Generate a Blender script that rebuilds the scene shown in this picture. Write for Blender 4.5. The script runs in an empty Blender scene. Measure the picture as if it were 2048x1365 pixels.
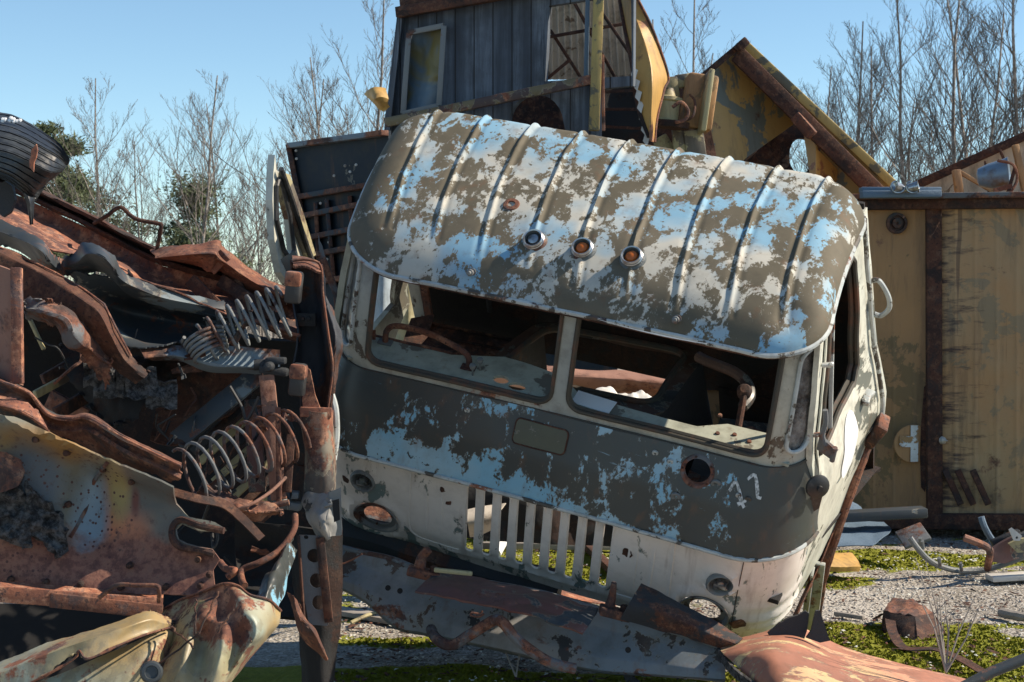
import bpy, bmesh, math, random
from mathutils import Vector, Matrix, noise
from mathutils.geometry import delaunay_2d_cdt
rad = math.radians; PI = math.pi
sc = bpy.context.scene
COL = sc.collection
# ---------------------------------------------------------------- camera, sky, sun
FPX, CZ = 3400.0, 1.5                      # focal length in pixels of the 2048 wide photograph, eye height
PIT = math.atan(87/FPX)
cam = bpy.data.cameras.new('camera'); camo = bpy.data.objects.new('camera', cam); COL.objects.link(camo)
cam.sensor_width = 36; cam.lens = FPX/2048*36; cam.clip_end = 2000; cam.clip_start = .1
camo.location = (0, 0, CZ); camo.rotation_euler = (rad(90)-PIT, 0, 0)
cam.dof.use_dof = True; cam.dof.focus_distance = 6.6; cam.dof.aperture_fstop = 14
sc.camera = camo
SUN = Vector((.76, .03, .65)).normalized()
world = bpy.data.worlds.new('World'); sc.world = world; world.use_nodes = True
wn = world.node_tree; bg = wn.nodes['Background']
sky = wn.nodes.new('ShaderNodeTexSky'); sky.sky_type = 'NISHITA'; sky.sun_disc = False
sky.sun_elevation = math.asin(SUN.z); sky.sun_rotation = math.atan2(SUN.x, SUN.y)
sky.air_density = .8; sky.dust_density = 0; sky.ozone_density = 4; sky.altitude = 50
tint = wn.nodes.new('ShaderNodeMix'); tint.data_type = 'RGBA'; tint.blend_type = 'MULTIPLY'; tint.inputs[0].default_value = 1
wn.links.new(sky.outputs[0], tint.inputs[6]); tint.inputs[7].default_value = (1.04, 1.06, .94, 1)
wn.links.new(tint.outputs[2], bg.inputs[0]); bg.inputs[1].default_value = .11
sl = bpy.data.lights.new('sun', 'SUN'); sl.energy = 5.0; sl.angle = rad(.5); sl.color = (1, .86, .68)
so = bpy.data.objects.new('sun', sl); COL.objects.link(so); so.rotation_euler = SUN.to_track_quat('Z', 'Y').to_euler()
so.location = (5, 3, 8)
sc.view_settings.view_transform = 'Standard'; sc.view_settings.look = 'None'; sc.view_settings.gamma = 1
sc.view_settings.exposure = 0.62; sc.view_settings.use_curve_mapping = False

# ---------------------------------------------------------------- placing helpers
FW = Vector((0, math.cos(PIT), -math.sin(PIT))); UP = Vector((0, math.sin(PIT), math.cos(PIT)))
def P(x, y, d):                            # a point d metres away that stands at photo position x, y
    return Vector((0, 0, CZ)) + FW*d + Vector((1, 0, 0))*((x-1024)/FPX*d) + UP*(-(y-682.5)/FPX*d)
def ray(x, y): return P(x, y, 1)-Vector((0, 0, CZ))
def G(x, y, z=0.0):                        # where the sight line meets the level z
    r = ray(x, y); return Vector((0, 0, CZ)) + r*((z-CZ)/r.z)

# ---------------------------------------------------------------- materials
MATS = {}
class N:
    def __init__(s, name):
        s.m = bpy.data.materials.new(name); s.m.use_nodes = True; s.t = s.m.node_tree
        s.b = s.t.nodes['Principled BSDF']; s.obj = s.t.nodes.new('ShaderNodeTexCoord').outputs['Object']
        MATS[name] = s.m
    def n(s, ty, **k):
        x = s.t.nodes.new(ty)
        for a, b in k.items(): setattr(x, a, b)
        return x
    def set(s, sock, v):
        if v is None: return
        if isinstance(v, bpy.types.NodeSocket): s.t.links.new(v, sock)
        else:
            if isinstance(v, tuple) and len(v) == 3 and sock.type == 'RGBA': v = (*v, 1)
            sock.default_value = v
    def map(s, scale=(1, 1, 1), loc=(0, 0, 0), rot=(0, 0, 0), vec=None):
        x = s.n('ShaderNodeMapping'); s.set(x.inputs[0], vec or s.obj); x.inputs['Scale'].default_value = scale
        x.inputs['Location'].default_value = loc; x.inputs['Rotation'].default_value = rot; return x.outputs[0]
    def noise(s, scale=5, detail=6, rough=.6, dist=0, st=(1, 1, 1), loc=(0, 0, 0), rot=(0, 0, 0)):
        x = s.n('ShaderNodeTexNoise'); s.set(x.inputs['Vector'], s.map(st, loc, rot)); x.inputs['Scale'].default_value = scale
        x.inputs['Detail'].default_value = detail; x.inputs['Roughness'].default_value = rough
        x.inputs['Distortion'].default_value = dist; return x.outputs['Fac']
    def vor(s, scale=5, st=(1, 1, 1), feature='F1', out='Distance', rand=1):
        x = s.n('ShaderNodeTexVoronoi', feature=feature); s.set(x.inputs['Vector'], s.map(st)); x.inputs['Scale'].default_value = scale
        x.inputs['Randomness'].default_value = rand; return x.outputs[out]
    def wave(s, scale, axis='X', dist=0, st=(1, 1, 1), prof='SAW'):
        x = s.n('ShaderNodeTexWave', bands_direction=axis, wave_profile=prof); s.set(x.inputs[0], s.map(st))
        x.inputs['Scale'].default_value = scale; x.inputs['Distortion'].default_value = dist; return x.outputs['Fac']
    def thr(s, v, lo, hi, a=0.0, b=1.0):
        x = s.n('ShaderNodeMapRange'); s.set(x.inputs[0], v)
        for i, q in enumerate((lo, hi, a, b)): x.inputs[i+1].default_value = q
        return x.outputs[0]
    def mth(s, op, a, b=0.0):
        x = s.n('ShaderNodeMath', operation=op); s.set(x.inputs[0], a); s.set(x.inputs[1], b); return x.outputs[0]
    def mix(s, f, a, b):
        x = s.n('ShaderNodeMix', data_type='RGBA'); s.set(x.inputs[0], f); s.set(x.inputs[6], a); s.set(x.inputs[7], b); return x.outputs[2]
    def xyz(s):
        x = s.n('ShaderNodeSeparateXYZ'); s.set(x.inputs[0], s.obj); return x.outputs
    def done(s, col, rough=.6, metal=0.0, bump=None, bs=.3, bd=.004, spec=.5):
        s.set(s.b.inputs['Base Color'], col); s.set(s.b.inputs['Roughness'], rough); s.set(s.b.inputs['Metallic'], metal)
        s.set(s.b.inputs['Specular IOR Level'], spec)
        if bump is not None:
            x = s.n('ShaderNodeBump'); x.inputs['Strength'].default_value = bs; x.inputs['Distance'].default_value = bd
            s.set(x.inputs['Height'], bump); s.set(s.b.inputs['Normal'], x.outputs[0])
        return s.m

def rust_col(g, k=1.0, sc_=1.0, loc=(0, 0, 0)):
    a = g.noise(3.1*sc_, 8, .65, loc=loc); b = g.noise(19*sc_, 8, .7, loc=loc)
    c = g.mix(g.thr(a, .38, .60), (.075*k, .034*k, .028*k), (.26*k, .095*k, .052*k))
    c = g.mix(g.thr(b, .50, .66), c, (.40*k, .19*k, .11*k)); c = g.mix(g.thr(g.noise(7*sc_, 9, .75, .5, loc=(loc[0]+5, 3, 1)), .53, .60, 0, .75), c, (.075*k, .060*k, .062*k))
    c = g.mix(g.thr(g.noise(11*sc_, 9, .78, loc=(loc[0], 9, 4)), .56, .64, 0, .7), c, (.37*k, .21*k, .14*k))
    c = g.mix(g.thr(g.noise(2.2*sc_, 7, .7, .8, loc=(loc[0]+1, 1, 7)), .55, .60, 0, .8), c, (.030*k, .026*k, .028*k))
    return g.mix(g.thr(g.noise(60*sc_, 5, .7, loc=loc), .55, .62, 0, .85), c, (.045*k, .026*k, .026*k))
def peel(name, top, under, cover=.5, scale=2.6, st=(1, 1, 1), under2=None, rust=.68, rough=(.42, .55), rot=(0, 0, 0), bias=None, top2=None, spots=.64, gr=.5, fine=.16, spec=.5, und_scale=1.6, loc=(0, 0, 0), soft=.006, rustk=1.0):
    g = N(name)
    a = g.noise(scale, 9, .62, .35, st, loc, rot); fine_ = g.noise(scale*7, 6, .7, .2, st, loc, rot)
    v = g.mth('ADD', a, g.mth('MULTIPLY', fine_, fine)); v = g.mth('SUBTRACT', v, fine/2)
    if bias: v = g.mth('ADD', v, bias(g))
    m = g.thr(v, cover-soft, cover+soft)                      # 1 where the top coat has gone
    if under2: under = g.mix(g.thr(g.noise(und_scale, 3, .5, loc=(4, 2, 1)), .44, .58), under, under2)
    if top2: top = g.mix(g.thr(g.noise(1.3, 4, .6, loc=(7, 7, 7)), .4, .6), top, top2)
    grime = g.noise(9, 8, .7, loc=(3, 1, 5))
    under = g.mix(g.thr(grime, .5, .75, 0, .45), under, (.2, .19, .16)); top = g.mix(g.thr(grime, .46, .72, 0, gr), top, (.06, .055, .04))
    band = g.mth('SUBTRACT', g.thr(v, cover-.020, cover-.011), m); c = g.mix(m, top, under); c = g.mix(g.mth('MULTIPLY', band, .55), c, (.26, .245, .20))
    lipd = g.mth('MULTIPLY', m, g.thr(v, cover+.012, cover+.006)); c = g.mix(g.mth('MULTIPLY', lipd, .5), c, (.10, .085, .06))
    scr = g.noise(5, 6, .8, 0, (1, 1, 14), (2, 2, 2), (.3, .9, .2)); c = g.mix(g.thr(scr, .655, .675, 0, .6), c, under)
    run = g.noise(16, 4, .6, 0, (1, 1, .10), (5, 3, 1)); c = g.mix(g.thr(run, .58, .72, 0, .38), c, (.17, .085, .045))
    sp = g.noise(31, 5, .6, .4, loc=(9, 0, 2)); c = g.mix(g.mth('MULTIPLY', m, g.thr(sp, spots, spots+.012)), c, top)
    rm = g.thr(g.mth('ADD', g.noise(4.2, 9, .7, .3, loc=(1, 8, 3)), g.mth('MULTIPLY', g.noise(40, 3, .6), .1)), rust+.03, rust+.07)
    c = g.mix(rm, c, rust_col(g, rustk))
    h = g.mth('ADD', g.mth('MULTIPLY', m, -.6), g.mth('MULTIPLY', g.noise(60, 5, .6), .22)); h = g.mth('ADD', h, g.mth('MULTIPLY', g.noise(5, 2, .5), .5))
    return g.done(c, g.mix(rm, g.mix(m, (rough[0],)*3, (rough[1],)*3), (.9, .9, .9)), 0, h, .5, .003, spec)
OLIVE = (.086, .079, .055); OLIVE2 = (.062, .061, .047)
def _roofbias(g):
    x, y, z = g.xyz()[0:3]
    b = g.thr(y, .30, .10, 0, -.035); e = g.thr(g.mth('ABSOLUTE', x), .80, .93, 0, -.10)
    return g.mth('ADD', b, e)
peel('roof paint', (.105, .092, .064), (.21, .385, .52), .497, 8.0, (1.3, .9, 1), (.46, .45, .40), .73, (.70, .70), (0, 0, .35), _roofbias, (.135, .117, .085), und_scale=2.6, spec=.22, fine=.34)
def _hoodbias(g):
    x, y, z = g.xyz()[0:3]
    return g.mth('ADD', g.thr(z, .63, .53, 0, .17), g.thr(g.mth('ABSOLUTE', x), .70, .86, 0, -.22))
peel('hood paint', (.048, .058, .058), (.20, .42, .57), .568, 8.5, (1.25, 1, .75), (.30, .47, .57), .74, (.4, .5), (0, .3, 0), _hoodbias, (.040, .046, .046), und_scale=3, fine=.30)
peel('white paint', (.84, .80, .77), (.16, .22, .22), .635, 6.5, (1.6, 1, .8), None, .72, (.42, .6), (0, 0, 0), lambda g: g.mth('ADD', g.thr(g.xyz()[2], .08, -.02, 0, .06), g.mth('ADD', g.thr(g.xyz()[2], .46, .53, 0, .03), g.thr(g.mth('ABSOLUTE', g.xyz()[0]), .62, .8, 0, .02))), (.72, .68, .64), gr=.22)
peel('side paint', (.62, .62, .54), (.12, .13, .11), .60, 5.0, (1, .6, 1), None, .70, (.42, .6), (0, 0, 0), lambda g: g.thr(g.xyz()[2], .7, .95, 0, .03), (.5, .52, .46))
peel('frame paint', (.46, .45, .38), (.10, .075, .055), .62, 7, (1, 1, 1), None, .60, (.45, .6), top2=(.33, .36, .35))
peel('trim paint', (.46, .50, .50), (.07, .06, .05), .56, 9, (1, 1, 1), None, .60, (.35, .5))
peel('inner paint', (.20, .21, .17), (.09, .06, .045), .52, 4, rust=.6)
peel('inner dark', (.045, .045, .042), (.09, .05, .035), .52, 4, rust=.66)  # inner paint darkened to carry the shade inside the cab
peel('inner paint pale', (.40, .42, .35), (.16, .15, .12), .60, 4, rust=.66)
def rusty(name, k=1.0, sc_=1.0, grey=None, gthr=.56, bs=.6, loc=(0, 0, 0), rough=.85, soft=.05):
    g = N(name); c = rust_col(g, k, sc_, loc)
    if grey: c = g.mix(g.thr(g.noise(2.4*sc_, 9, .68, .3, loc=(2+loc[0], 5, 1)), gthr, gthr+soft), c, grey)
    h = g.mth('ADD', g.noise(38*sc_, 10, .78), g.mth('MULTIPLY', g.noise(5, 4, .6), 1.2))
    return g.done(c, rough, 0, h, min(1, bs*1.3), .006)
rusty('rust', .78); rusty('rust bright', 1.3); rusty('rust dark', .36, 1.2)
peel('plate paint', (.075, .080, .052), (.05, .07, .075), .60, 9, rust=.66)
rusty('rust grey', .8, 1, (.13, .14, .15), .5); rusty('rust blue', .7, 1, (.16, .21, .25), .47)
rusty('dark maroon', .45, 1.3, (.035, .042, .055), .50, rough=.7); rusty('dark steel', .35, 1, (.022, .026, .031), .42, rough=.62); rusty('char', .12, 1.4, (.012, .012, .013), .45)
rusty('grey steel', .5, 1.3, (.17, .185, .19), .40, rough=.55); rusty('pink rust', .9, .9, (.27, .14, .10), .48)
g = N('black rubber'); g.done(g.mix(g.thr(g.noise(6, 8, .7), .5, .7), (.020, .021, .023), (.10, .10, .10)), .5, 0, g.noise(40, 6, .6), .25, .003)
g = N('window rubber'); g.done(g.mix(g.thr(g.noise(7, 8, .7), .5, .66), (.055, .05, .04), (.14, .06, .035)), .7, 0, g.noise(50, 4), .3, .003)
g = N('chrome'); g.done(g.mix(g.thr(g.noise(20, 6, .7), .5, .65), (.42, .43, .44), (.16, .14, .12)), .28, .85, g.noise(40, 4), .1, .002)
rusty('slate steel', .6, 2, (.09, .11, .12), .40, rough=.45)
g = N('amber'); g.done((.42, .11, .02), .2)
g = N('dirty glass'); g.done(g.mix(g.thr(g.noise(7, 9, .75), .42, .6), (.05, .045, .045), (.30, .29, .28)), g.thr(g.noise(12, 6), .4, .6, .15, .8), 0, g.noise(22, 8, .75, .8), 1.0, .02)
g = N('white'); g.done((.78, .80, .82), .6)
g = N('chalk'); g.done(g.mix(g.thr(g.noise(90, 4), .45, .6), (.62, .64, .64), (.25, .26, .25)), .9)
g = N('dark void'); g.done((.012, .012, .013), .9)  # near-black that stands for unlit depth
# ---------------------------------------------------------------- mesh builder
class MB:
    def __init__(s): s.v = []; s.f = []; s.fl = []
    def add(s, vs, fs, flat=False):
        o = len(s.v); s.v += [Vector(p) for p in vs]; s.f += [tuple(o+i for i in f) for f in fs]; s.fl += [flat]*len(fs); return s
    def solid(s, vs, fs, th):
        vs = [Vector(p) for p in vs]; nr = [Vector() for _ in vs]; ed = {}
        for f in fs:
            n = Vector()
            for i in range(len(f)):
                a, b = vs[f[i]], vs[f[(i+1) % len(f)]]; n += a.cross(b); e = (f[i], f[(i+1) % len(f)])
                if (e[1], e[0]) in ed: del ed[(e[1], e[0])]
                else: ed[e] = 1
            for i in f: nr[i] += n
        bk = [v-n.normalized()*th if n.length > 0 else v for v, n in zip(vs, nr)]
        s.add(vs, fs); s.add(bk, [tuple(reversed(f)) for f in fs])
        for a, b in ed: s.add([vs[a], bk[a], bk[b], vs[b]], [(0, 1, 2, 3)], True)
        return s
    def grid(s, rows, th=0, closed=False):
        n = len(rows[0]); vs = [p for r in rows for p in r]; m = len(rows)
        fs = [(i*n+j, i*n+(j+1) % n, (i+1)*n+(j+1) % n, (i+1)*n+j) for i in range(m-1) for j in range(n if closed else n-1)]
        return s.solid(vs, fs, th) if th else s.add(vs, fs)
    def box(s, c, d, M=None, bev=0):
        c = Vector(c); x, y, z = d[0]/2, d[1]/2, d[2]/2; bev = min(bev, min(x, y, z)*.6); M = M or Matrix.Identity(3)
        bm = bmesh.new(); bmesh.ops.create_cube(bm, size=1)
        for v in bm.verts: v.co = Vector((v.co.x*2*x, v.co.y*2*y, v.co.z*2*z))
        if bev: bmesh.ops.bevel(bm, geom=bm.edges[:], offset=bev, segments=2, affect='EDGES', profile=.5)
        bm.verts.index_update(); s.add([M@v.co+c for v in bm.verts], [[v.index for v in f.verts] for f in bm.faces]); bm.free(); return s
    def hexa(s, p):                        # 8 corners: bottom 4 counter-clockwise, top 4
        return s.add(p, [(3, 2, 1, 0), (4, 5, 6, 7), (0, 1, 5, 4), (1, 2, 6, 5), (2, 3, 7, 6), (3, 0, 4, 7)], True)
    def bar(s, a, b, w, h, up=(0, 0, 1), bev=.0):
        a, b = Vector(a), Vector(b); t = (b-a); L = t.length; t.normalize(); u = Vector(up)-t*t.dot(Vector(up)); u.normalize(); r = t.cross(u)
        M = Matrix((t, r, u)).transposed(); return s.box((a+b)/2, (L, w, h), M, bev)
    def tube(s, pts, r, seg=8, closed=False, cap=True, flat=1.0):
        pts = [Vector(p) for p in pts]; n = len(pts); R = r if isinstance(r, (list, tuple)) else [r]*n
        u = None; rows = []
        for i, p in enumerate(pts):
            if closed: t = pts[(i+1) % n]-pts[i-1]
            else: t = pts[min(i+1, n-1)]-pts[max(i-1, 0)]
            t = t.normalized() if t.length > 1e-9 else Vector((0, 0, 1))
            if u is None: u = t.orthogonal().normalized()
            u = (u-t*u.dot(t)); u = u.normalized() if u.length > 1e-6 else t.orthogonal().normalized()
            w = t.cross(u); rows.append([p+(u*math.cos(2*PI*k/seg)+w*flat*math.sin(2*PI*k/seg))*R[i] for k in range(seg)])
        if closed: rows.append(rows[0])
        s.grid(rows, closed=True)
        if cap and not closed:
            s.add(rows[0], [tuple(reversed(range(seg)))], True); s.add(rows[-1], [tuple(range(seg))], True)
        return s
    def lathe(s, c, ax, prof, seg=24):     # prof: (radius, distance along axis)
        ax = Vector(ax).normalized(); u = ax.orthogonal().normalized(); w = ax.cross(u); c = Vector(c)
        return s.grid([[c+ax*h+(u*math.cos(2*PI*k/seg)+w*math.sin(2*PI*k/seg))*r for k in range(seg)] for r, h in prof], closed=True)
    def poly(s, pts, th, nrm=None):        # flat outline with thickness
        pts = [Vector(p) for p in pts]; n = Vector()
        for i in range(len(pts)): n += pts[i].cross(pts[(i+1) % len(pts)])
        n.normalize(); b = [p-n*th for p in pts]; k = len(pts)
        s.add(pts, [tuple(range(k))], True); s.add(b, [tuple(reversed(range(k)))], True)
        for i in range(k): j = (i+1) % k; s.add([pts[i], b[i], b[j], pts[j]], [(0, 1, 2, 3)], True)
        return s
    def build(s, name, mat, parent=None, sharp=35, origin=None, flat=False):
        me = bpy.data.meshes.new(name); o = origin if origin is not None else Vector()
        me.from_pydata([v-o for v in s.v], [], s.f); me.materials.append(MATS[mat] if isinstance(mat, str) else mat)
        me.polygons.foreach_set('use_smooth', [not flat and not q for q in s.fl]); me.update()
        if not flat: me.set_sharp_from_angle(angle=rad(sharp))
        ob = bpy.data.objects.new(name, me); COL.objects.link(ob); ob.location = o
        if parent: ob.parent = parent
        return ob
def tag(o, label=None, cat=None, group=None, kind=None):
    if label: o['label'] = label
    if cat: o['category'] = cat
    if group: o['group'] = group
    if kind: o['kind'] = kind
    return o
def empty(name, loc, label, cat, group=None):
    o = bpy.data.objects.new(name, None); COL.objects.link(o); o.location = loc; o.empty_display_size = .1
    return tag(o, label, cat, group)
def cr(p, n):                              # Catmull-Rom through p, n samples
    k = len(p)-1; out = []
    for i in range(n):
        t = i/(n-1)*k; j = min(int(t), k-1); f = t-j
        a, b, c, d = p[max(j-1, 0)], p[j], p[j+1], p[min(j+2, k)]
        out.append(.5*((2*b)+(c-a)*f+(2*a-5*b+4*c-d)*f*f+(3*b-a-3*c+d)*f**3))
    return out
def nz(p, s=1.0, o=0.0): return noise.noise(Vector(p)*s+Vector((o, o*1.7, o*.3)))
def fb(p, s=1.0, o=0.0, k=4):
    return sum(noise.noise(Vector(p)*s*2**i+Vector((o+i, o*1.3, i)))/2**i for i in range(k))
def V3(r): return [p if isinstance(p, Vector) else P(*p) for p in r]
def lin(p, n):
    k = len(p)-1; out = []
    for i in range(n):
        t = i/(n-1)*k; j = min(int(t), k-1); out.append(p[j].lerp(p[j+1], t-j))
    return out
def sheet_rows(rows, n=(40, 24), dent=0.0, fold=False, ds=5.0, seed=0, tear=0.0, crease=0.0):
    rows = [V3(r) for r in rows]; n = (int(n[0]*1.7), int(n[1]*1.7))
    R1 = [cr(r, n[0]) for r in rows]; C = [(lin if fold else cr)([R1[j][i] for j in range(len(R1))], n[1]) for i in range(n[0])]
    g = [[C[i][j] for i in range(n[0])] for j in range(n[1])]
    if tear:
        for j in (0, n[1]-1):
            q = 1 if j == 0 else n[1]-2
            for i in range(n[0]):
                t = max(-.6, min(1, fb((i*.21, j, seed), 1.0, seed)))*tear; d = (g[j][i]-g[q][i]).normalized(); g[j][i] = g[j][i]+d*t
        for i in (0, n[0]-1):
            q = 1 if i == 0 else n[0]-2
            for j in range(n[1]):
                t = fb((i, j*.27, seed+5), 1.0, seed)*tear; g[j][i] = g[j][i]+(g[j][i]-g[j][q]).normalized()*t
    if dent or crease:
        out = []
        for j in range(n[1]):
            r = []
            for i in range(n[0]):
                a = g[j][min(i+1, n[0]-1)]-g[j][max(i-1, 0)]; b = g[min(j+1, n[1]-1)][i]-g[max(j-1, 0)][i]; nn = a.cross(b)
                nn = nn.normalized() if nn.length > 0 else Vector((0, -1, 0)); p = g[j][i]
                r.append(p+nn*(dent*.6*(.8*fb(p, ds, seed, 2)+.9*(.30-abs(nz(p, ds*1.1, seed+3))*1.6)+.28*(.25-abs(nz(p, ds*3.1, seed+5))*1.4))+crease*(1-abs(nz(p, ds*.7, seed+9))*4 if abs(nz(p, ds*.7, seed+9)) < .25 else 0)))
            out.append(r)
        g = out
    return g
def sheet(name, rows, mat, parent=None, th=.004, **k):
    g = sheet_rows(rows, **k); o = Vector() if parent else sum((g[0][0], g[-1][-1]), Vector())/2
    m = MB(); m.grid([list(reversed(r)) for r in g], th); return m.build(name, mat, parent, 40, o)
def loc_parent(ob, parent):                # parent keeping world placement
    ob.parent = parent; ob.matrix_parent_inverse = Matrix.Identity(4)
    ob.location = ob.location-parent.location; return ob
def rrect(x0, y0, x1, y1, r, n=6):
    out = []
    for cx, cy, a in ((x1-r, y0+r, -90), (x1-r, y1-r, 0), (x0+r, y1-r, 90), (x0+r, y0+r, 180)):
        out += [(cx+r*math.cos(rad(a+90*i/n)), cy+r*math.sin(rad(a+90*i/n))) for i in range(n+1)]
    return out
def ell(cx, cy, a, b, n=28): return [(cx+a*math.cos(2*PI*i/n), cy+b*math.sin(2*PI*i/n)) for i in range(n)]
def inside(p, poly):
    c = False; x, y = p; j = len(poly)-1
    for i in range(len(poly)):
        if (poly[i][1] > y) != (poly[j][1] > y) and x < (poly[j][0]-poly[i][0])*(y-poly[i][1])/(poly[j][1]-poly[i][1])+poly[i][0]: c = not c
        j = i
    return c
def dens(poly, step):
    out = []
    for i in range(len(poly)):
        a, b = poly[i], poly[(i+1) % len(poly)]; k = max(1, int(math.dist(a, b)/step+.5))
        out += [(a[0]+(b[0]-a[0])*t/k, a[1]+(b[1]-a[1])*t/k) for t in range(k)]
    return out
def panel(outline, holes, step, fn, th, mb=None):
    """outline with holes in a plane, filled with a fine triangulation and bent to 3D by fn"""
    loops = [dens(outline, step)]+[dens(h, step) for h in holes]
    vs = []; ed = []
    for L in loops:
        o = len(vs); vs += L; ed += [(o+i, o+(i+1) % len(L)) for i in range(len(L))]
    xs = [p[0] for p in outline]; ys = [p[1] for p in outline]
    x = min(xs)+step*.5; row = 0; bound = vs[:]
    cell = {}
    for p in bound: cell.setdefault((int(p[0]//step), int(p[1]//step)), []).append(p)
    while x < max(xs):
        y = min(ys)+step*(.5 if row % 2 else .25)
        while y < max(ys):
            q = (x, y); cx, cy = int(x//step), int(y//step)
            near = any(math.dist(q, p) < step*.55 for a in (-1, 0, 1) for b in (-1, 0, 1) for p in cell.get((cx+a, cy+b), ()))
            if not near and inside(q, outline) and not any(inside(q, h) for h in holes): vs.append(q)
            y += step
        x += step; row += 1
    r = delaunay_2d_cdt([Vector(p) for p in vs], ed, [], 0, 1e-6)
    V, Fc = r[0], r[2]; keep = []
    for f in Fc:
        c = (sum(V[i].x for i in f)/3, sum(V[i].y for i in f)/3)
        if inside(c, outline) and not any(inside(c, h) for h in holes): keep.append(tuple(f))
    mb = mb or MB(); return mb.solid([fn(p.x, p.y) for p in V], keep, th)
def coil(mb, a, b, r, turns, wire, n=14, sag=0.0, r2=None, seg=6, ph=0, squash=1.0):
    a, b = Vector(a), Vector(b); ax = (b-a); t = ax.normalized(); u = t.orthogonal().normalized(); w = t.cross(u); pts = []
    K = int(turns*n)
    for i in range(K+1):
        q = i/K; A = 2*PI*turns*q+ph; R = r+(r2-r)*q if r2 else r
        pts.append(a+ax*q+Vector((0, 0, -1))*sag*4*q*(1-q)+(u*math.cos(A)+w*math.sin(A)*squash)*R)
    mb.tube(pts, wire, seg); return pts
# ---------------------------------------------------------------- the truck cab, built in its own upright frame, then laid over
CT = Vector((0.0996, 6.9154, 0.3194))
CR = Matrix.Rotation(rad(-21.796), 3, 'Z')@Matrix.Rotation(rad(34.399), 3, 'X')@Matrix.Rotation(rad(15.886), 3, 'Y')
CW = [[0.0345, -0.0653, 0.0744], [0.0663, -0.0336, -0.0317], [-0.054, 0.0107, 0.0207], [0.0341, 0.1369, -0.0918], [-0.0137, -0.0337, 0.0433], [-0.1858, -0.0388, 0.1575], [-0.0008, -0.038, 0.0185], [-0.0047, 0.1505, -0.1173], [0.1173, -0.1114, -0.0382]]
def wl(p):                                 # the crushed shell: a smooth skew of the straight cab
    x, y, z = p[0], p[1]-.4, p[2]-.7; ph = (x, y, z, x*y, x*z, y*z, x*x, z*z, y*y); q = Vector(p)
    for c, a in zip(ph, CW): q += Vector(a)*c
    return q
def lerp(a, b, t): return a+(b-a)*t
def prof(st, z):
    if z <= st[0][0]: return st[0][1:]
    for a, b in zip(st, st[1:]):
        if z <= b[0]:
            t = (z-a[0])/(b[0]-a[0]); return tuple(lerp(p, q, t) for p, q in zip(a[1:], b[1:]))
    return st[-1][1:]
LOW = [(-.04, .03, .95, .2), (.1, .0, .975, .21), (.3, -.005, .985, .23), (.53, 0, .99, .25)]
HOOD = [(.512, -.045, 1.018, .28), (.56, -.03, 1.012, .27), (.68, .02, 1.0, .26), (.76, .07, .975, .22), (.83, .115, .95, .18)]
WIN = [(.80, .125, .95, .17), (1.40, .19, .905, .16)]
def C(st, u, z, off=0.0):
    f, w, r = prof(st, z); s = 1 if u >= 0 else -1; a = abs(u); sl_ = w-r; arc = r*PI/2
    if a <= sl_: x, y, nx, ny = a, f, 0, -1
    elif a <= sl_+arc:
        t = (a-sl_)/r; x, y, nx, ny = sl_+r*math.sin(t), f+r-r*math.cos(t), math.sin(t), -math.cos(t)
    else: x, y, nx, ny = w, f+r+(a-sl_-arc), 1, 0
    return wl((s*(x+nx*off), y+ny*off, z))
cab = empty('truck_cab', CT, 'crushed truck cab with peeling olive and white paint, ribbed roof and empty windscreen', 'truck cab')
cab.rotation_euler = CR.to_euler()
def cb(m, name, mat, parent=None, sharp=35): return m.build(name, mat, parent or cab, sharp)
def dentf(u, z, k=.004, s=5, o=0): return k*fb((u, z, 0), s, o, 3)
# lower front panel with grille slots and lamp openings; pressed ribs beside the grille
slots = []
for i in range(9):
    c = -.283+i*.0705; a, b = .062+.002*i, .462
    slots.append([(c+(q[0]-c)*(1 if q[1] > .2 else .92), q[1]) for q in rrect(c-.0215, a, c+.0215, b, .019, 4)])
HLz = .118
holes = slots+[ell(-.69, HLz, .098, .092), ell(.695, HLz, .098, .092), ell(-.745, .335, .052, .048, 20), ell(.735, .315, .052, .048, 20)]
def lowf(u, z):
    o = dentf(u, z, .005, 4)
    for c in (.345, .385, .425, .50, -.345, -.385, -.425, -.50):          # vertical pressings
        if -.0 < z-.07 < .36: o += .006*math.exp(-((abs(u-c))/.007)**2)*(1 if .1 < z < .42 else .5)
    o += .009*math.exp(-((z-.03)/.010)**2)*(1 if abs(u) < .62 else 0)      # lower flange
    for cx, cz in ((-.69, HLz), (.695, HLz)):                              # pressed dish round the headlights
        d = math.hypot((u-cx), (z-cz)); o += .012*math.exp(-((d-.115)/.016)**2)
    for cx, cz in ((-.745, .335), (.735, .315)):
        d = math.hypot(u-cx, z-cz); o += .016*math.exp(-((d-.058)/.010)**2)
    for q in ((.25, .02, .95), (.17, .05, .9), (.11, .06, .9)):            # creases on the crumpled corner
        if u > .8: o += .012*math.exp(-((z-q[0]-.3*(u-1)**2+.06)/.012)**2)*min(1, (u-.8)*6)
    return C(LOW, u, z, o)
m = panel([(-1.10, -.03), (-.62, -.045), (.62, -.045), (1.02, -.04), (1.135, .02), (1.15, .30), (1.19, .522), (-1.19, .522), (-1.15, .3)], holes, .022, lowf, .004)
fp = cb(m, 'front_panel', 'white paint')
m = MB()                                    # rolled edges of the grille bars
for s_ in slots: m.tube([lowf(*q)+Vector((0, .001, 0)) for q in s_], .0055, 6, True)
cb(m, 'grille_edge', 'white paint', fp)
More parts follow.
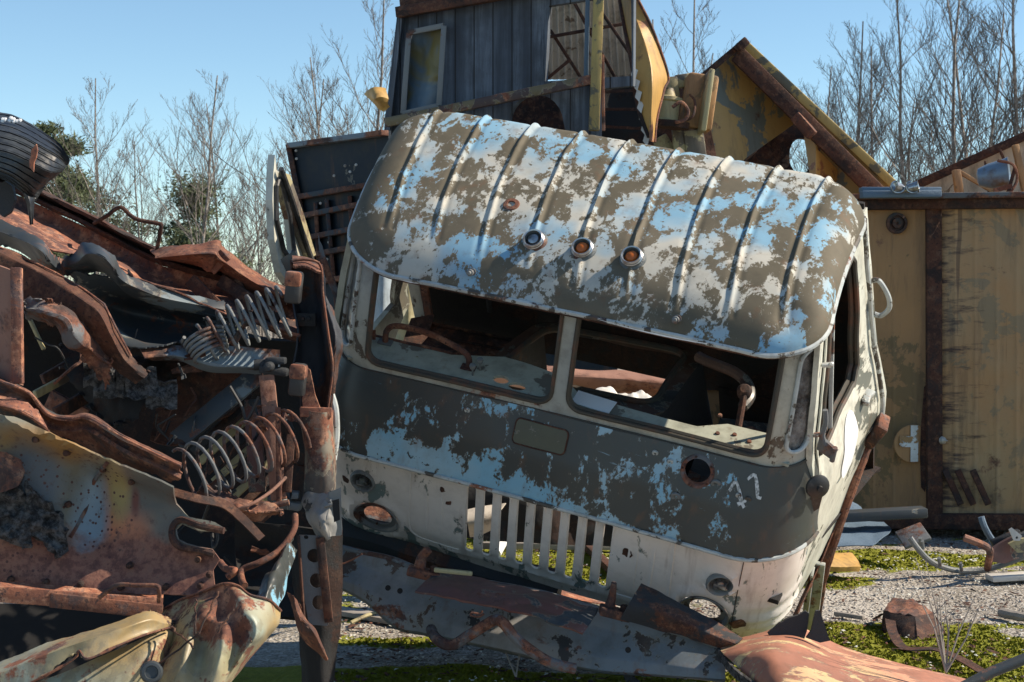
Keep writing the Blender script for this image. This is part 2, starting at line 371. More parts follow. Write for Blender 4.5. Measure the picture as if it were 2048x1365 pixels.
for sg in (-1, 1):                          # raised border of the pressed grille field
    m = MB(); m.tube([lowf(*q)+Vector((0, .002, 0)) for q in cr([Vector((sg*a, b, 0)) for a, b in ((.54, .50), (.545, .3), (.545, .12), (.50, .065), (.42, .055), (.33, .05))], 40) for q in [(q[0], q[1])]], .006, 6); cb(m, 'pressed_border', 'white paint', fp)
    for c_ in (.47, .405): m = MB(); m.tube([lowf(sg*c_, .10+.30*i/20)+Vector((0, .003, 0)) for i in range(21)], [.002+.006*math.sin(PI*i/20)**.4 for i in range(21)], 6); cb(m, 'pressed_rib', 'white paint', fp)
def blotch(u, z, r, mat, seed):
    pts = [(u+r*(1+.5*nz((math.cos(a*PI/14), math.sin(a*PI/14), seed), 1.6)+.25*nz((a, seed, 1), 3))*math.cos(a*PI/14), z+r*(1+.5*nz((math.cos(a*PI/14), math.sin(a*PI/14), seed), 1.6)+.25*nz((a, seed, 1), 3))*math.sin(a*PI/14)) for a in range(28)]
    m = panel(pts, [], .008, lambda p, q: Vector(lowf(p, q))+Vector((0, -.0022, 0)), .001); cb(m, 'rust_patch', mat, fp)
blotch(.365, .325, .022, 'rust dark', 3); blotch(-.405, .395, .014, 'rust dark', 5); blotch(-.375, .33, .012, 'rust', 8); blotch(.83, .10, .03, 'rust', 6); blotch(-.83, .30, .018, 'rust dark', 7)
m = MB(); zz = [-.03+.55*i/20 for i in range(21)]
m.tube([lowf(.805, z)+Vector((0, -.0015, 0)) for z in zz], .0022, 4); cb(m, 'panel_seam', 'rust dark', fp)
for (cx, cz) in ((-.69, HLz), (.695, HLz)):
    m = MB(); ring = lambda r, dy: [lowf(*q)+Vector((0, dy, 0)) for q in ell(cx, cz, r*1.03, r*.96, 32)]
    m.grid([ring(.097, -.004), ring(.094, -.009), ring(.085, -.006), ring(.080, .012), ring(.078, .02)], closed=True)
    m.grid([ring(.080, .012), ring(.060, .014), ring(.060, .017), ring(.080, .016)], closed=True)
    hr_ = cb(m, 'headlight_rim', 'grey steel', sharp=60)
    m = MB()
    for k in range(3):
        a = 2*PI*k/3+.4; m.lathe(lowf(cx+.07*math.cos(a), cz+.062*math.sin(a))+Vector((0, .012, 0)), (0, -1, 0), [(0, .006), (.004, .005), (.006, 0), (.006, -.006)], 8)
    cb(m, 'screw', 'rust dark', hr_)
for (cx, cz) in ((-.745, .335), (.735, .315)):
    c = lowf(cx, cz); m = MB(); nrm = Vector((0, -1, 0)) if cx < 0 else Vector((.25, -1, 0))
    m.lathe(c+nrm*-.02, nrm, [(.054, .02), (.056, .034), (.050, .044), (.044, .040), (.042, .024), (.036, .010), (.0, .006)], 28)
    il = cb(m, 'indicator_lamp', 'grey steel', sharp=50)
    m = MB(); m.box(c+nrm*.012, (.05, .03, .022), None, .004); m.lathe(c+nrm*.01+Vector((0, 0, .012)), nrm, [(0, .014), (.012, .012), (.014, 0), (.014, -.02)], 12)
    m.bar(c+nrm*.018+Vector((-.026, 0, -.014)), c+nrm*.012+Vector((.03, 0, -.012)), .012, .01, (0, 0, 1), .003); cb(m, 'bulb_holder', 'chrome', il)
# hood panel
def hoodf(u, z, o=0.0):
    o += dentf(u, z, .005, 3.2, 4)
    for a, b, c, d in ((-.158, .706, .068, .800),):                        # badge recess
        if a < u < b and b > 0: pass
    o += .010*math.exp(-((z-.522)/.007)**2)
    for c in (-.52, -.36, .30, .46, .66):
        if .64 < z < .79: o += .003*math.exp(-((u-c-(z-.7)*.12)/.006)**2)
    return C(HOOD, u, z, o)
hh = [ell(.568, .768, .050, .042, 26), ell(.455, .775, .008, .007, 10), ell(.515, .682, .008, .007, 10), ell(-.35, .78, .006, .006, 10)]
m = panel([(-1.15, .515), (1.155, .515), (1.13, .83), (-1.12, .83)], hh, .022, hoodf, .004)
hd = cb(m, 'hood_panel', 'hood paint')
m = MB(); zl = [-1.14+2.28*i/90 for i in range(91)]
m.tube([C(HOOD, u, .514, .006+.0015*fb((u, 0, 0), 9)) for u in zl], .0085, 7); cb(m, 'drip_ledge', 'trim paint', hd)
m = MB(); m.tube([C(HOOD, u, .503, -.004+.002*fb((u, 3, 0), 14)) for u in zl], .007, 6); cb(m, 'ledge_shadow', 'rust dark', hd)  # dark tube drawn as the shadow line under the ledge
m = MB(); hb = rrect(-.150, .712, .062, .794, .018)
m = panel([(p[0]+.0, p[1]) for p in hb], [], .02, lambda u, z: hoodf(u, z, .006), .005); bd_ = cb(m, 'name_plate', 'plate paint', hd)
m = MB(); m.tube([hoodf(u, z, .005) for u, z in dens(hb, .02)], .0035, 5, True); cb(m, 'plate_edge', 'rust dark', bd_)
m = MB(); ring = lambda r, o: [hoodf(.568+r*math.cos(a*PI/14), .768+r*.84*math.sin(a*PI/14), o) for a in range(28)]
m.grid([ring(.064, .001), ring(.060, .006), ring(.05, .006), ring(.048, -.010)], closed=True)
lt = cb(m, 'lamp_flange', 'rust grey', hd)
m = MB()
for k in range(5):
    a = 2*PI*k/5+.6; m.lathe(hoodf(.568+.056*math.cos(a), .768+.047*math.sin(a), .004), (0, -1, 0), [(0, .005), (.004, .004), (.005, 0)], 8)
cb(m, 'screw', 'rust dark', lt)
for cu, cz_ in ((.645, .745), (.512, .672), (.462, .775), (.77, .725), (.735, .728), (-.35, .78), (.40, .79)):
    m = MB(); R_ = .019 if cu in (.645, .512) else .012; c = hoodf(cu, cz_)
    m.lathe(c+Vector((0, -.001, 0)), (0, -1, -.1), [(R_*.35, -.006), (R_*.4, .003), (R_*.7, .005), (R_, .003), (R_*1.02, -.004)], 16); cb(m, 'grommet', 'grey steel' if R_ > .015 else 'trim paint', hd)
# scratched-in pale strokes beside the round hole
m = MB()
for st_ in ([(.70, .742), (.715, .768), (.752, .712)], [(.752, .785), (.775, .803), (.80, .745)], [(.765, .722), (.738, .702)], [(.738, .726), (.764, .698)], [(.795, .765), (.80, .74), (.815, .736)], [(.703, .745), (.697, .736)]):
    pts = cr([Vector((a, b, 0)) for a, b in st_] if len(st_) > 2 else [Vector((st_[0][0], st_[0][1], 0)), Vector((st_[1][0], st_[1][1], 0))], 9)
    rows = [[], []]
    for i, p in enumerate(pts):
        t = (pts[min(i+1, 8)]-pts[max(i-1, 0)]).normalized(); w_ = .0055*(1+.4*nz(p, 60)); q = Vector((-t.y, t.x, 0))*w_
        rows[0].append(hoodf(p.x+q.x, p.y+q.y, .0035)); rows[1].append(hoodf(p.x-q.x, p.y-q.y, .0035))
    m.grid(rows)
cb(m, 'scrawled_mark', 'chalk', hd)
# black round flasher with torn bracket at the corner
c = C(HOOD, 1.03, .735, .03); m = MB(); ax = Vector((.5, -.8, .35)).normalized()
m.lathe(c, ax, [(0, .022), (.010, .022), (.012, .012), (.030, .010), (.045, 0), (.047, -.008), (.03, -.014), (0, -.014)], 20)
fl = cb(m, 'corner_lamp', 'black rubber', sharp=40)
m = MB(); a0 = c+Vector((0, .0, -.02)); m.poly([a0, a0+Vector((-.028, -.01, -.06)), a0+Vector((-.012, 0, -.125)), a0+Vector((.02, .01, -.09)), a0+Vector((.022, .02, -.03))], .004); cb(m, 'torn_bracket', 'black rubber', fl)
# window frame
PA = [rrect(-.795, .862, -.032, 1.50, .06), rrect(.032, .862, .795, 1.50, .06)]
def winf(u, z, o=0.0): return C(WIN, u, z, o+dentf(u, z, .003, 4, 8))
QW = [rrect(-.955, .885, -.875, 1.30, .038, 5), rrect(.862, .885, .955, 1.30, .042, 5)]
pl = []
for k_ in (-1, 1):
    L_ = [(-.795, 1.335), (-.795, .92), (-.777, .879), (-.735, .862), (-.09, .862), (-.05, .879), (-.032, .92), (-.032, 1.335)]
    pl.append([(a*(1 if k_ < 0 else -1), b) for a, b in L_])
m = panel([(-1.06, .818), (1.06, .818), (1.06, 1.39), (-1.06, 1.39)], pl+QW, .022, winf, .022)
wf = cb(m, 'window_frame', 'frame paint')
for q in pl:
    base = rrect(min(p[0] for p in q), .862, max(p[0] for p in q), 1.335, .058)
    m = MB(); D_ = dens(base, .025)
    m.tube([winf(u, z, .004) for u, z in D_], .0085, 7, True); m.tube([winf(u, z, -.012) for u, z in D_], .011, 6, True)
    cb(m, 'windscreen_rubber', 'window rubber')
for k_, q in enumerate(QW):
    m = MB(); D_ = dens(q, .02)
    m.tube([winf(u, z, .006) for u, z in D_], .0085, 7, True); qf = cb(m, 'quarter_window', 'trim paint')
    m = panel([(u, z) for u, z in q], [], .012, lambda u, z: winf(u, z, -.006+.004*fb((u, z, k_), 38)), .004)
    cb(m, 'broken_glass', 'dirty glass' if k_ else 'chrome', qf)
    if k_:
        for z in (.925, 1.20):
            m = MB(); c = winf(.975, z, .012); m.bar(c, c+Vector((.035, .02, .0)), .014, .016, (0, 0, 1), .003); m.lathe(c+Vector((.03, .015, 0)), (.4, -.4, 1), [(0, .014), (.008, .012), (.010, 0), (.008, -.012), (0, -.014)], 10); cb(m, 'window_hinge', 'trim paint', qf)
# seam beads below windscreen
m = MB(); m.tube([C(WIN, -1.04+2.08*i/80, .824, .004) for i in range(81)], .006, 6); cb(m, 'scuttle_bead', 'window rubber', wf)
# sides
def sw(z): return prof([(-.04, .948), (.1, .974), (.5, .992), (.62, .995), (.83, .95), (1.4, .905)], z)[0]
def sidef(s, o=0.0):
    return lambda y, z: wl((s*(sw(z)+o+.006*fb((y, z, s), 3, 3)), y, z))
DW = [(.30, .80), (.36, .78), (.80, .80), (.86, .85), (.875, 1.28), (.83, 1.32), (.46, 1.32), (.42, 1.28)]
SO = [(.20, -.03), (.36, -.02), (.58, .02), (.68, .18), (.82, .34), (.97, .46), (1.11, .50), (1.14, 1.38), (.25, 1.38), (.22, .9)]
m = panel(SO, [DW], .03, sidef(1), .02); sd = cb(m, 'side_panel', 'side paint')
m = panel([(.275, .52), (.62, .50), (.98, .52), (1.0, .8), (1.0, 1.34), (.38, 1.34), (.275, .86)], [DW], .025, sidef(1, .010), .006); dr = cb(m, 'door', 'side paint')
m = MB(); m.tube([sidef(1, .013)(y, z) for y, z in dens(DW, .03)], .011, 7, True); m.tube([sidef(1, -.01)(y, z) for y, z in dens(DW, .03)], .012, 6, True); cb(m, 'door_window_rubber', 'window rubber', dr)
m = MB(); m.bar(sidef(1, .012)(.46, .80), sidef(1, .012)(.50, 1.31), .014, .016, (1, 0, 0), .003); cb(m, 'vent_window_post', 'trim paint', dr)
m = panel([(.655+.085*math.cos(a*PI/15)+.03*math.sin(a*PI/15), .60+.135*math.sin(a*PI/15)) for a in range(30)], [], .03, sidef(1, .014), .002); cb(m, 'white_oval', 'white', dr)
m = MB(); c0 = sidef(1, .02); m.box(c0(.88, .70), (.03, .09, .025), None, .006); m.bar(c0(.84, .70), c0(.95, .69), .02, .02, (0, 0, 1), .005); cb(m, 'door_handle', 'trim paint', dr)
m = MB(); m.tube([sidef(1, .016)(1.04+.012*math.sin(z*9), z) for z in [.50+.88*i/24 for i in range(25)]], .010, 7); cb(m, 'rear_edge_bead', 'trim paint', sd)
m = MB(); c0 = sidef(1, 0); m.tube(cr([c0(1.12, 1.09), c0(1.12, 1.09)+Vector((.03, .0, .005)), c0(1.12, 1.04)+Vector((.062, 0, 0)), c0(1.12, .99)+Vector((.062, 0, -.0)), c0(1.12, .955)+Vector((.03, 0, -.005)), c0(1.12, .95)], 26), .011, 8); cb(m, 'grab_rail', 'trim paint', sd)
# mirror bracket on the pillar
c = sidef(1, .02)(.27, .93); m = MB(); m.tube(cr([c+Vector((0, 0, .1)), c+Vector((.012, -.01, .05)), c+Vector((.01, -.02, 0)), c+Vector((.03, -.03, -.04))], 12), .010, 8)
m.poly([c+Vector((.0, -.02, -.01)), c+Vector((.0, -.02, -.075)), c+Vector((.06, -.04, -.09)), c+Vector((.075, -.045, -.04))], .012); m.lathe(c+Vector((.065, -.045, -.045)), (0, 0, 1), [(0, .02), (.010, .02), (.010, -.045), (0, -.045)], 10)
cb(m, 'mirror_bracket', 'rust grey', sd)
# wheel arch edge: the rusted pipe-like sill
ar = cr([Vector(q) for q in ((.965, .55, -.30), (.965, .56, -.12), (.97, .575, .0), (.975, .66, .16), (.98, .80, .33), (.98, .95, .46))], 30)
m = MB(); m.tube([wl(p)+Vector((.012, 0, -.0)) for p in ar], [.021+.004*nz(p, 20) for p in ar], 10); wa = cb(m, 'wheel_arch_edge', 'rust')
m = MB(); e0 = wl(ar[-1]); m.box(e0+Vector((.03, .0, .06)), (.05, .10, .13), Matrix.Rotation(rad(20), 3, 'Y'), .008); cb(m, 'step_bracket', 'rust grey', wa)
m = MB(); fg = []
for j in range(6):
    fg.append([wl((.965+.004*j+.012*fb((i*.4, j, 2), 1), .24+.055*i/1.0+.012*j, -.14+.035*i*(1-j*.0)+.018*j)) for i in range(8)])
m.grid(fg, .005); cb(m, 'torn_sill', 'rust', wa)
m = MB(); m.bar(wl((.97, .50, .08)), wl((.97, .50, -.34)), .07, .018, (0, 1, 0), .003); m.bar(wl((.97, .46, .06)), wl((.97, .46, -.34)), .012, .05, (0, 1, 0), .003); cb(m, 'mudguard_stay', 'frame paint', wa)
# left side: open doorway
SL = [(.20, -.03), (.30, .0), (.98, .49), (1.11, .55), (1.14, 1.38), (.25, 1.38), (.22, .9)]
m = panel(SL, [[(.30, .50), (.98, .60), (1.0, 1.26), (.96, 1.31), (.40, 1.31), (.33, 1.25), (.28, .85)]], .03, lambda y, z: sidef(-1)(y, z), .025)
cb(m, 'side_panel', 'inner paint pale')
# back wall, floor, engine hatch
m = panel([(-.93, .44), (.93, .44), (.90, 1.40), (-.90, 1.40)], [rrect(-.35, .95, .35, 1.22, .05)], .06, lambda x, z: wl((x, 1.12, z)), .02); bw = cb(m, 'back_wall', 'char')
m = MB()
for pts in (((-.62, .62), (-.60, 1.0), (-.45, 1.1), (-.1, 1.1), (.05, 1.05)), ((-.40, .9), (-.2, .80), (.1, .78), (.25, .8))):
    m.tube(cr([wl((x, 1.06, z)) for x, z in pts], 24), .013, 8)
cb(m, 'seat_frame', 'dark steel', bw)
HQ = [(-.40, .575), (.25, .60), (.20, 1.10), (-.37, 1.07)]
def shr(poly, k): cx = sum(p[0] for p in poly)/4; cy = sum(p[1] for p in poly)/4; return [(cx+(p[0]-cx)*k, cy+(p[1]-cy)*k) for p in poly]
def rpoly(poly, r, n=6):
    out = []
    for i in range(len(poly)):
        p = Vector(poly[i]); a = (Vector(poly[i-1])-p).normalized()*r; b = (Vector(poly[(i+1) % len(poly)])-p).normalized()*r
        for k in range(n+1): t = k/n; q = (p+a)*(1-t)**2+p*2*t*(1-t)+(p+b)*t*t; out.append((q.x, q.y))
    return out
hq = rpoly(HQ, .09); hz = lambda x, y: .60
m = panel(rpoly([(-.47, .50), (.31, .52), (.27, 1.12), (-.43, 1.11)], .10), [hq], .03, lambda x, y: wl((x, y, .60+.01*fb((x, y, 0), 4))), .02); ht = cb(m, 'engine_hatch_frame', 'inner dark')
m = MB(); m.tube([wl((x, y, .605)) for x, y in dens(hq, .03)], .014, 7, True); cb(m, 'hatch_seal', 'window rubber', ht)
ow = rpoly([(-.47, .50), (.31, .52), (.27, 1.12), (-.43, 1.11)], .10); m = MB(); D_ = dens(ow, .04); k0 = max(range(len(D_)), key=lambda i: D_[i][1]+D_[i][0]*.01); D_ = D_[k0:]+D_[:k0]; D_ = [p for p in D_ if p[1] < 1.09]
jj = max(range(len(D_)-1), key=lambda i: math.dist(D_[i], D_[i+1])); D_ = D_ if math.dist(D_[0], D_[-1]) > .3 else D_[jj+1:]+D_[:jj+1]
m.grid([[wl((x, y, .60)) for x, y in D_], [wl((x*1.04+.01, y, .40)) for x, y in D_], [wl((x*1.10+.02, y, .14)) for x, y in D_]])
cb(m, 'engine_housing', 'dark steel')
m = panel([(-.90, .42), (-.49, .47), (-.46, 1.10), (-.90, 1.10)], [], .05, lambda x, y: wl((x, y, .52+.008*fb((x, y, 1), 4)-.05*(y-.4))), .02); fl_ = cb(m, 'seat_box', 'rust')
m = MB()
for y in (.55, .75, .95): m.tube([wl((-.86+.36*i/10, y, .525-.05*(y-.4))) for i in range(11)], .006, 5)
m.tube([wl(p) for p in ((-.88, .45, .53), (-.50, .48, .53), (-.48, 1.06, .50), (-.88, 1.06, .50))], .010, 6, True); cb(m, 'pressed_rim', 'rust dark', fl_)
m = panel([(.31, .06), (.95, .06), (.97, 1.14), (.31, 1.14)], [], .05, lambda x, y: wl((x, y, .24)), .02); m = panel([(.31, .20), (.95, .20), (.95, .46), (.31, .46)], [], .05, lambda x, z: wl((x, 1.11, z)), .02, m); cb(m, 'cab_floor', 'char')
for k in range(5):
    a = wl((.50+.07*k, .55+.08*k, .28)); m = MB(); gg = [[a+Vector((.05*i-.1, .05*j-.1, .05*fb((i*.5, j*.5, k), 1, k))) for i in range(7)] for j in range(7)]
    m.grid(gg, .01); cb(m, 'torn_lining', 'char' if k % 2 else 'rust grey', fl_)
# dashboard
DH = [ell(-.262, .235, .032, .026, 16), ell(-.19, .215, .036, .026, 16), ell(-.62, .26, .006, .006, 8)]
def dashf(x, y): return wl((x, y, .845-.10*(y-.15)+.004*fb((x, y, 6), 4)))
m = panel([(-.88, .15), (.88, .15), (.90, .30), (.62, .30), (.52, .235), (.06, .25), (-.06, .36), (-.30, .40), (-.50, .33), (-.88, .34)], DH, .03, dashf, .012); ds = cb(m, 'dashboard', 'inner paint pale')
m = MB(); m.tube([dashf(-.88+.02*i, .345)+Vector((0, 0, -.005)) for i in range(20)], .010, 6); cb(m, 'dash_edge', 'rust', ds)
m = MB(); m.tube(cr([dashf(-.77, .31), dashf(-.77, .32)+Vector((0, .01, .05)), dashf(-.73, .33)+Vector((0, .015, .075)), dashf(-.6, .33)+Vector((0, .01, .075)), dashf(-.46, .29)+Vector((0, 0, .07)), dashf(-.41, .27)+Vector((0, 0, .05)), dashf(-.405, .26)], 36), .0125, 10)
gr = cb(m, 'grab_handle', 'rust', ds)
m = MB()
for x, y in ((-.77, .31), (-.405, .26)): m.box(dashf(x, y)+Vector((0, 0, .004)), (.06, .035, .008), None, .003)
cb(m, 'handle_foot', 'rust grey', gr)
for x, y in ((-.375, .22), (-.36, .27)):
    m = MB(); a = dashf(x, y); m.lathe(a, (0, -.1, 1), [(.004, -.01), (.004, .035), (.011, .04), (.013, .05), (.012, .058), (0, .060)], 12); cb(m, 'dash_knob', 'grey steel', ds)
m = MB(); m.poly([dashf(x, y)+Vector((0, 0, .006)) for x, y in ((.035, .19), (.19, .17), (.20, .255), (.04, .275))], .003); cb(m, 'paper_sheet', 'white', ds)
m = MB(); m.poly([wl(q) for q in ((.52, .40, .62), (.90, .42, .62), (.90, .72, .60), (.52, .60, .62))], .006); cb(m, 'pale_board', 'inner dark', ds)
for x, y in ((.60, .22), (.66, .24), (.72, .22), (.58, .34)):
    m = MB(); m.lathe(dashf(x, y), (0, 0, 1), [(0, .008), (.008, .007), (.010, 0)], 8); cb(m, 'screw', 'rust', ds)
# steering column and wheel
m = MB(); cl = cr([wl((.655, .22, .80)), wl((.66, .40, .84)), wl((.655, .50, .90))], 8); m.tube([wl((.665, .20, .68)), wl((.655, .33, .80)), wl((.64, .46, .89))], .014, 10); sc_ = cb(m, 'steering_column', 'rust dark')
m = MB(); wr = cr([wl(q) for q in ((.40, .66, .845), (.44, .635, .85), (.50, .612, .855), (.566, .591, .855), (.628, .544, .85), (.656, .477, .84), (.645, .42, .83))], 40)
m.tube(wr, [.022]*40, 10); cb(m, 'steering_wheel', 'inner dark', sc_)
m = MB(); m.tube([wr[22], wl((.645, .47, .86)), wl((.64, .45, .88))], .011, 8); m.lathe(wl((.64, .45, .885)), (0, -.3, .9), [(0, -.03), (.026, -.03), (.030, 0), (.018, .014), (0, .016)], 16); cb(m, 'wheel_spoke', 'rust dark', sc_)
def LP(x, y, d): return CR.transposed()@(P(x, y, d)-CT)
m = MB(); m.bar(LP(826, 540, 7.25), LP(846, 640, 7.3), .055, .05, (0, 1, 0), .008); dp = cb(m, 'door_pillar', 'frame paint')
m = MB(); m.bar(LP(846, 556, 7.22), LP(858, 634, 7.26), .035, .02, (0, 1, 0), .004); cb(m, 'pillar_flange', 'rust', dp)
m = MB(); m.poly([LP(822, 640, 7.2), LP(868, 632, 7.2), LP(858, 672, 7.15), LP(822, 712, 7.05), LP(800, 706, 7.05), LP(812, 668, 7.15)], .01); cb(m, 'sill_gusset', 'rust dark', dp)
m = MB(); m.bar(LP(738, 668, 6.9), LP(748, 668, 6.9), .03, .012, (0, 0, 1), .002); m.bar(LP(748, 660, 6.9), LP(748, 680, 6.9), .012, .012, (0, 1, 0), .002); cb(m, 'door_hinge', 'rust', dp)
# ---- roof
RX, RY0, RY1, ZL = .935, .075, 1.20, 1.375
def sdf(x, y, r=.24):
    cy = (RY0+RY1)/2; qx, qy = abs(x)-(RX-r), abs(y-cy)-((RY1-RY0)/2-r)
    return -(math.hypot(max(qx, 0), max(qy, 0))+min(max(qx, qy), 0)-r)
RIBX = [-.77+.1925*i for i in range(9)]
def roofz(x, y):
    e = max(0, sdf(x, y)); t = min(1, e/.13); q = math.sqrt(max(0, 1-(1-t)**2)); t = min(1, max(0, (y-RY0)/.36)); fq = math.sqrt(max(0, 1-(1-t)**2)); z = ZL+.112*q*(.30+.70*fq)
    z -= .0
    z += .018*(1-(x/.93)**2)*min(1, e/.3)
    for k, rx in enumerate(RIBX):
        y0 = (.22, .20, .17, .16, .13, .13, .13, .14, .17)[k]; d = abs(x-rx-(.01*nz((0, y, k), 4)))
        if y > y0: z += .0125*max(0, 1-(d/.0115)**1.4)*min(1, (y-y0)/.12)*(1 if y < 1.16 else max(0, 1-(y-1.16)/.04))
        z += -.0035*math.exp(-((d-.020)/.010)**2)*(1 if y > y0 else 0)
    z += .006*fb((x, y, 2), 3.0, 1, 3)
    z -= .022*math.exp(-((x-.78)**2+(y-.20)**2)/.004)+.012*math.exp(-((x+.33)**2+(y-.33)**2)/.01)
    return z
def roofmap(a, b):                         # square to rounded rectangle
    x, y = a*RX, b*(RY1-RY0)/2; r = .24; hx, hy = RX, (RY1-RY0)/2
    cx, cy = hx-r, hy-r
    m_ = max(abs(a), abs(b))
    if m_ > 0:
        # scale ring m_ of the rounded rectangle
        sx, sy = a/m_*hx, b/m_*hy; qx, qy = abs(sx)-cx, abs(sy)-cy
        if qx > 0 and qy > 0:
            # walk along the corner: angle from position on the square corner
            if qx >= r-1e-6: t = qy/r*.5
            else: t = 1-qx/r*.5
            an = t*PI/2; sx2, sy2 = cx+r*math.cos(an), cy+r*math.sin(an); sx, sy = math.copysign(sx2, sx), math.copysign(sy2, sy)
        x, y = sx*m_, sy*m_
    return x, y+(RY0+RY1)/2
NX, NY = 440, 120; rows = []
def warpk(t):                              # denser near the borders
    return math.sin(t*PI/2)*.35+t*.65
for j in range(NY+1):
    b = warpk(-1+2*j/NY); r = []
    for i in range(NX+1):
        x, y = roofmap(warpk(-1+2*i/NX), b); r.append(wl((x, y, roofz(x, y))))
    rows.append(r)
m = MB(); m.grid(rows, .004); rf = cb(m, 'roof', 'roof paint', sharp=60)
edge = []
for i in range(200):
    t = i/200*4; k = int(t); f = 2*(t-k)-1; a, b = ((f, -1), (1, f), (-f, 1), (-1, -f))[k]; x, y = roofmap(a, b); edge.append((x, y))
m = MB(); m.tube([wl((x, y, ZL-.004+.003*fb((x, y, 0), 6))) for x, y in edge], .010, 7, True)
gt = cb(m, 'roof_gutter', 'trim paint', rf)
m = MB(); m.tube([wl((x*.985, (y-.63)*.985+.63, ZL-.02)) for x, y in edge], .009, 6, True); cb(m, 'gutter_lip', 'rust dark', gt)
m = MB()
for a, b in ((28, 40), (6, 10)):
    m.tube([wl((edge[i][0], edge[i][1]-.006, ZL+.002-.012*math.sin((i-a)/(b-a)*PI))) for i in range(a, b)], .004, 5)
cb(m, 'loose_trim', 'white', gt)
# header under the roof lip
m = panel([(-.86, 1.325), (.86, 1.325), (.86, 1.385), (-.86, 1.385)], [], .05, lambda u, z: C(WIN, u, z, -.03), .02); cb(m, 'header_rail', 'rust dark', wf)
def on_roof(x, y):
    p = wl((x, y, roofz(x, y))); dx = wl((x+.03, y, roofz(x+.03, y)))-wl((x-.03, y, roofz(x-.03, y))); dy = wl((x, y+.03, roofz(x, y+.03)))-wl((x, y-.03, roofz(x, y-.03)))
    return p, dx.cross(dy).normalized()
for k, x in enumerate((-.185, 0.005, .195)):
    p, n_ = on_roof(x, .275+.0*k); n_ = (n_+Vector((0, -.25, 0))).normalized(); m = MB()
    m.lathe(p-n_*.012, n_, [(.052, 0), (.048, .012), (.041, .018), (.039, .026), (.038, .036), (.035, .041), (.031, .040), (.030, .028), (.028, .020), (0, .018)], 32)
    ml = cb(m, 'marker_lamp', 'slate steel', rf, 30)
    m = MB(); m.lathe(p-n_*.012, n_, [(.039, .024), (.042, .028), (.039, .031)], 32); m.lathe(p-n_*.012, n_, [(.039, .034), (.0405, .038), (.036, .044), (.032, .042)], 32); m.v = m.v
    ml2 = cb(m, 'bezel', 'chrome', ml)
    m = MB(); m.lathe(p-n_*.012, n_, [(.029, .022), (.020, .036), (.010, .040), (0, .041)], 14); cb(m, 'bulb', 'amber' if k else 'chrome', ml)
for x, y, h in ((-.40, .115, .05), (.40, .105, .045)):
    p, n_ = on_roof(x, y); n_ = (n_+Vector((0, -.8, 0))).normalized(); m = MB()
    m.lathe(p-n_*.01, n_, [(.016, 0), (.017, .012), (.011, .014), (.011, .024), (.014, .026), (.013, .034), (.008, .036), (.008, h), (0, h+.002)], 12); cb(m, 'wiper_spindle', 'grey steel', rf)
for x, y in ((-.29, .46),):
    p, n_ = on_roof(x-.025, y); m = MB(); m.lathe(p-n_*.004, n_, [(.036, 0), (.030, .009), (.016, .010), (.013, -.002), (0, -.004)], 18); cb(m, 'antenna_hole', 'rust blue', rf)
# ---------------------------------------------------------------- ground
g = N('ground')
n1 = g.noise(1.1, 8, .62, loc=(0.3, 0.1, 0)); n2 = g.noise(5.5, 8, .7)
at = g.n('ShaderNodeAttribute', attribute_name='moss'); mossm = g.thr(g.mth('ADD', at.outputs['Fac'], g.mth('MULTIPLY', g.mth('SUBTRACT', n2, .5), .9)), .44, .56)
grav = g.mix(g.thr(g.noise(70, 5, .75), .38, .62), (.10, .088, .072), (.42, .385, .335))
st_ = g.vor(46, out='Color'); sx = g.n('ShaderNodeSeparateColor'); g.set(sx.inputs[0], st_)
grav = g.mix(g.thr(sx.outputs[0], .72, .78, 0, .6), grav, (.46, .44, .41)); grav = g.mix(g.thr(g.noise(.8, 5, .6, loc=(5, 5, 5)), .56, .64, 0, .6), grav, (.48, .45, .40))
moss = g.mix(g.noise(24, 6, .7), (.10, .125, .012), (.37, .37, .05)); moss = g.mix(g.thr(g.noise(7, 4), .6, .7, 0, .6), moss, (.25, .20, .05))
g.done(g.mix(mossm, grav, moss), .95, 0, g.mth('ADD', g.mth('MULTIPLY', g.vor(60), .5), g.mth('MULTIPLY', g.noise(30, 6, .7), mossm)), 1.0, .02, spec=.2)
g = N('moss'); g.done(g.mix(g.noise(30, 6, .7), (.12, .145, .014), (.44, .44, .055)), .95, 0, g.noise(90, 6, .8), 1.0, .02, spec=.1)
g = N('gravel'); g.done(g.mix(g.thr(g.noise(14, 4, .7), .4, .6), (.12, .11, .10), (.50, .47, .43)), .9)
MB_ = [(1700, 1120, 1.2, .16, .5), (1980, 1105, 1.2, .2, .4), (1850, 1118, .8, .14, .4), (1690, 1160, .35, .25, .5), (1500, 1120, 1.0, .3, .5), (1750, 1250, .7, .28, .45), (1900, 1310, .9, .45, .5), (2040, 1330, .7, .3, .4), (1150, 1125, .9, .9, .5), (760, 1280, .45, .14, .45), (900, 1350, 1.5, .22, .5), (1820, 1185, .35, .10, -.3), (1750, 1185, .5, .35, -.45), (2000, 1190, .7, .5, -.45), (1950, 1240, .6, .12, -.1), (760, 1310, .8, .16, -.4), (1300, 1330, .5, .3, -.2)]
MB_ = [(G(a, b).x, G(a, b).y, c, d, e) for a, b, c, d, e in MB_]
def mossf(x, y): return .30*fb((x, y, 0), 1.6, 2, 3)+.25*fb((x, y, 0), 6, 7, 3)-.05+sum(e*math.exp(-((x-a)/c)**2-((y-b)/d)**2) for a, b, c, d, e in MB_)
def gz(x, y): return .030*fb((x, y, 0), .5, 3, 3)+.012*fb((x, y, 0), 3, 5, 3)-.02
m = MB(); rows = []
ys = [4.5+.07*i for i in range(110)]+[12.2+.35*1.13**i for i in range(45)]
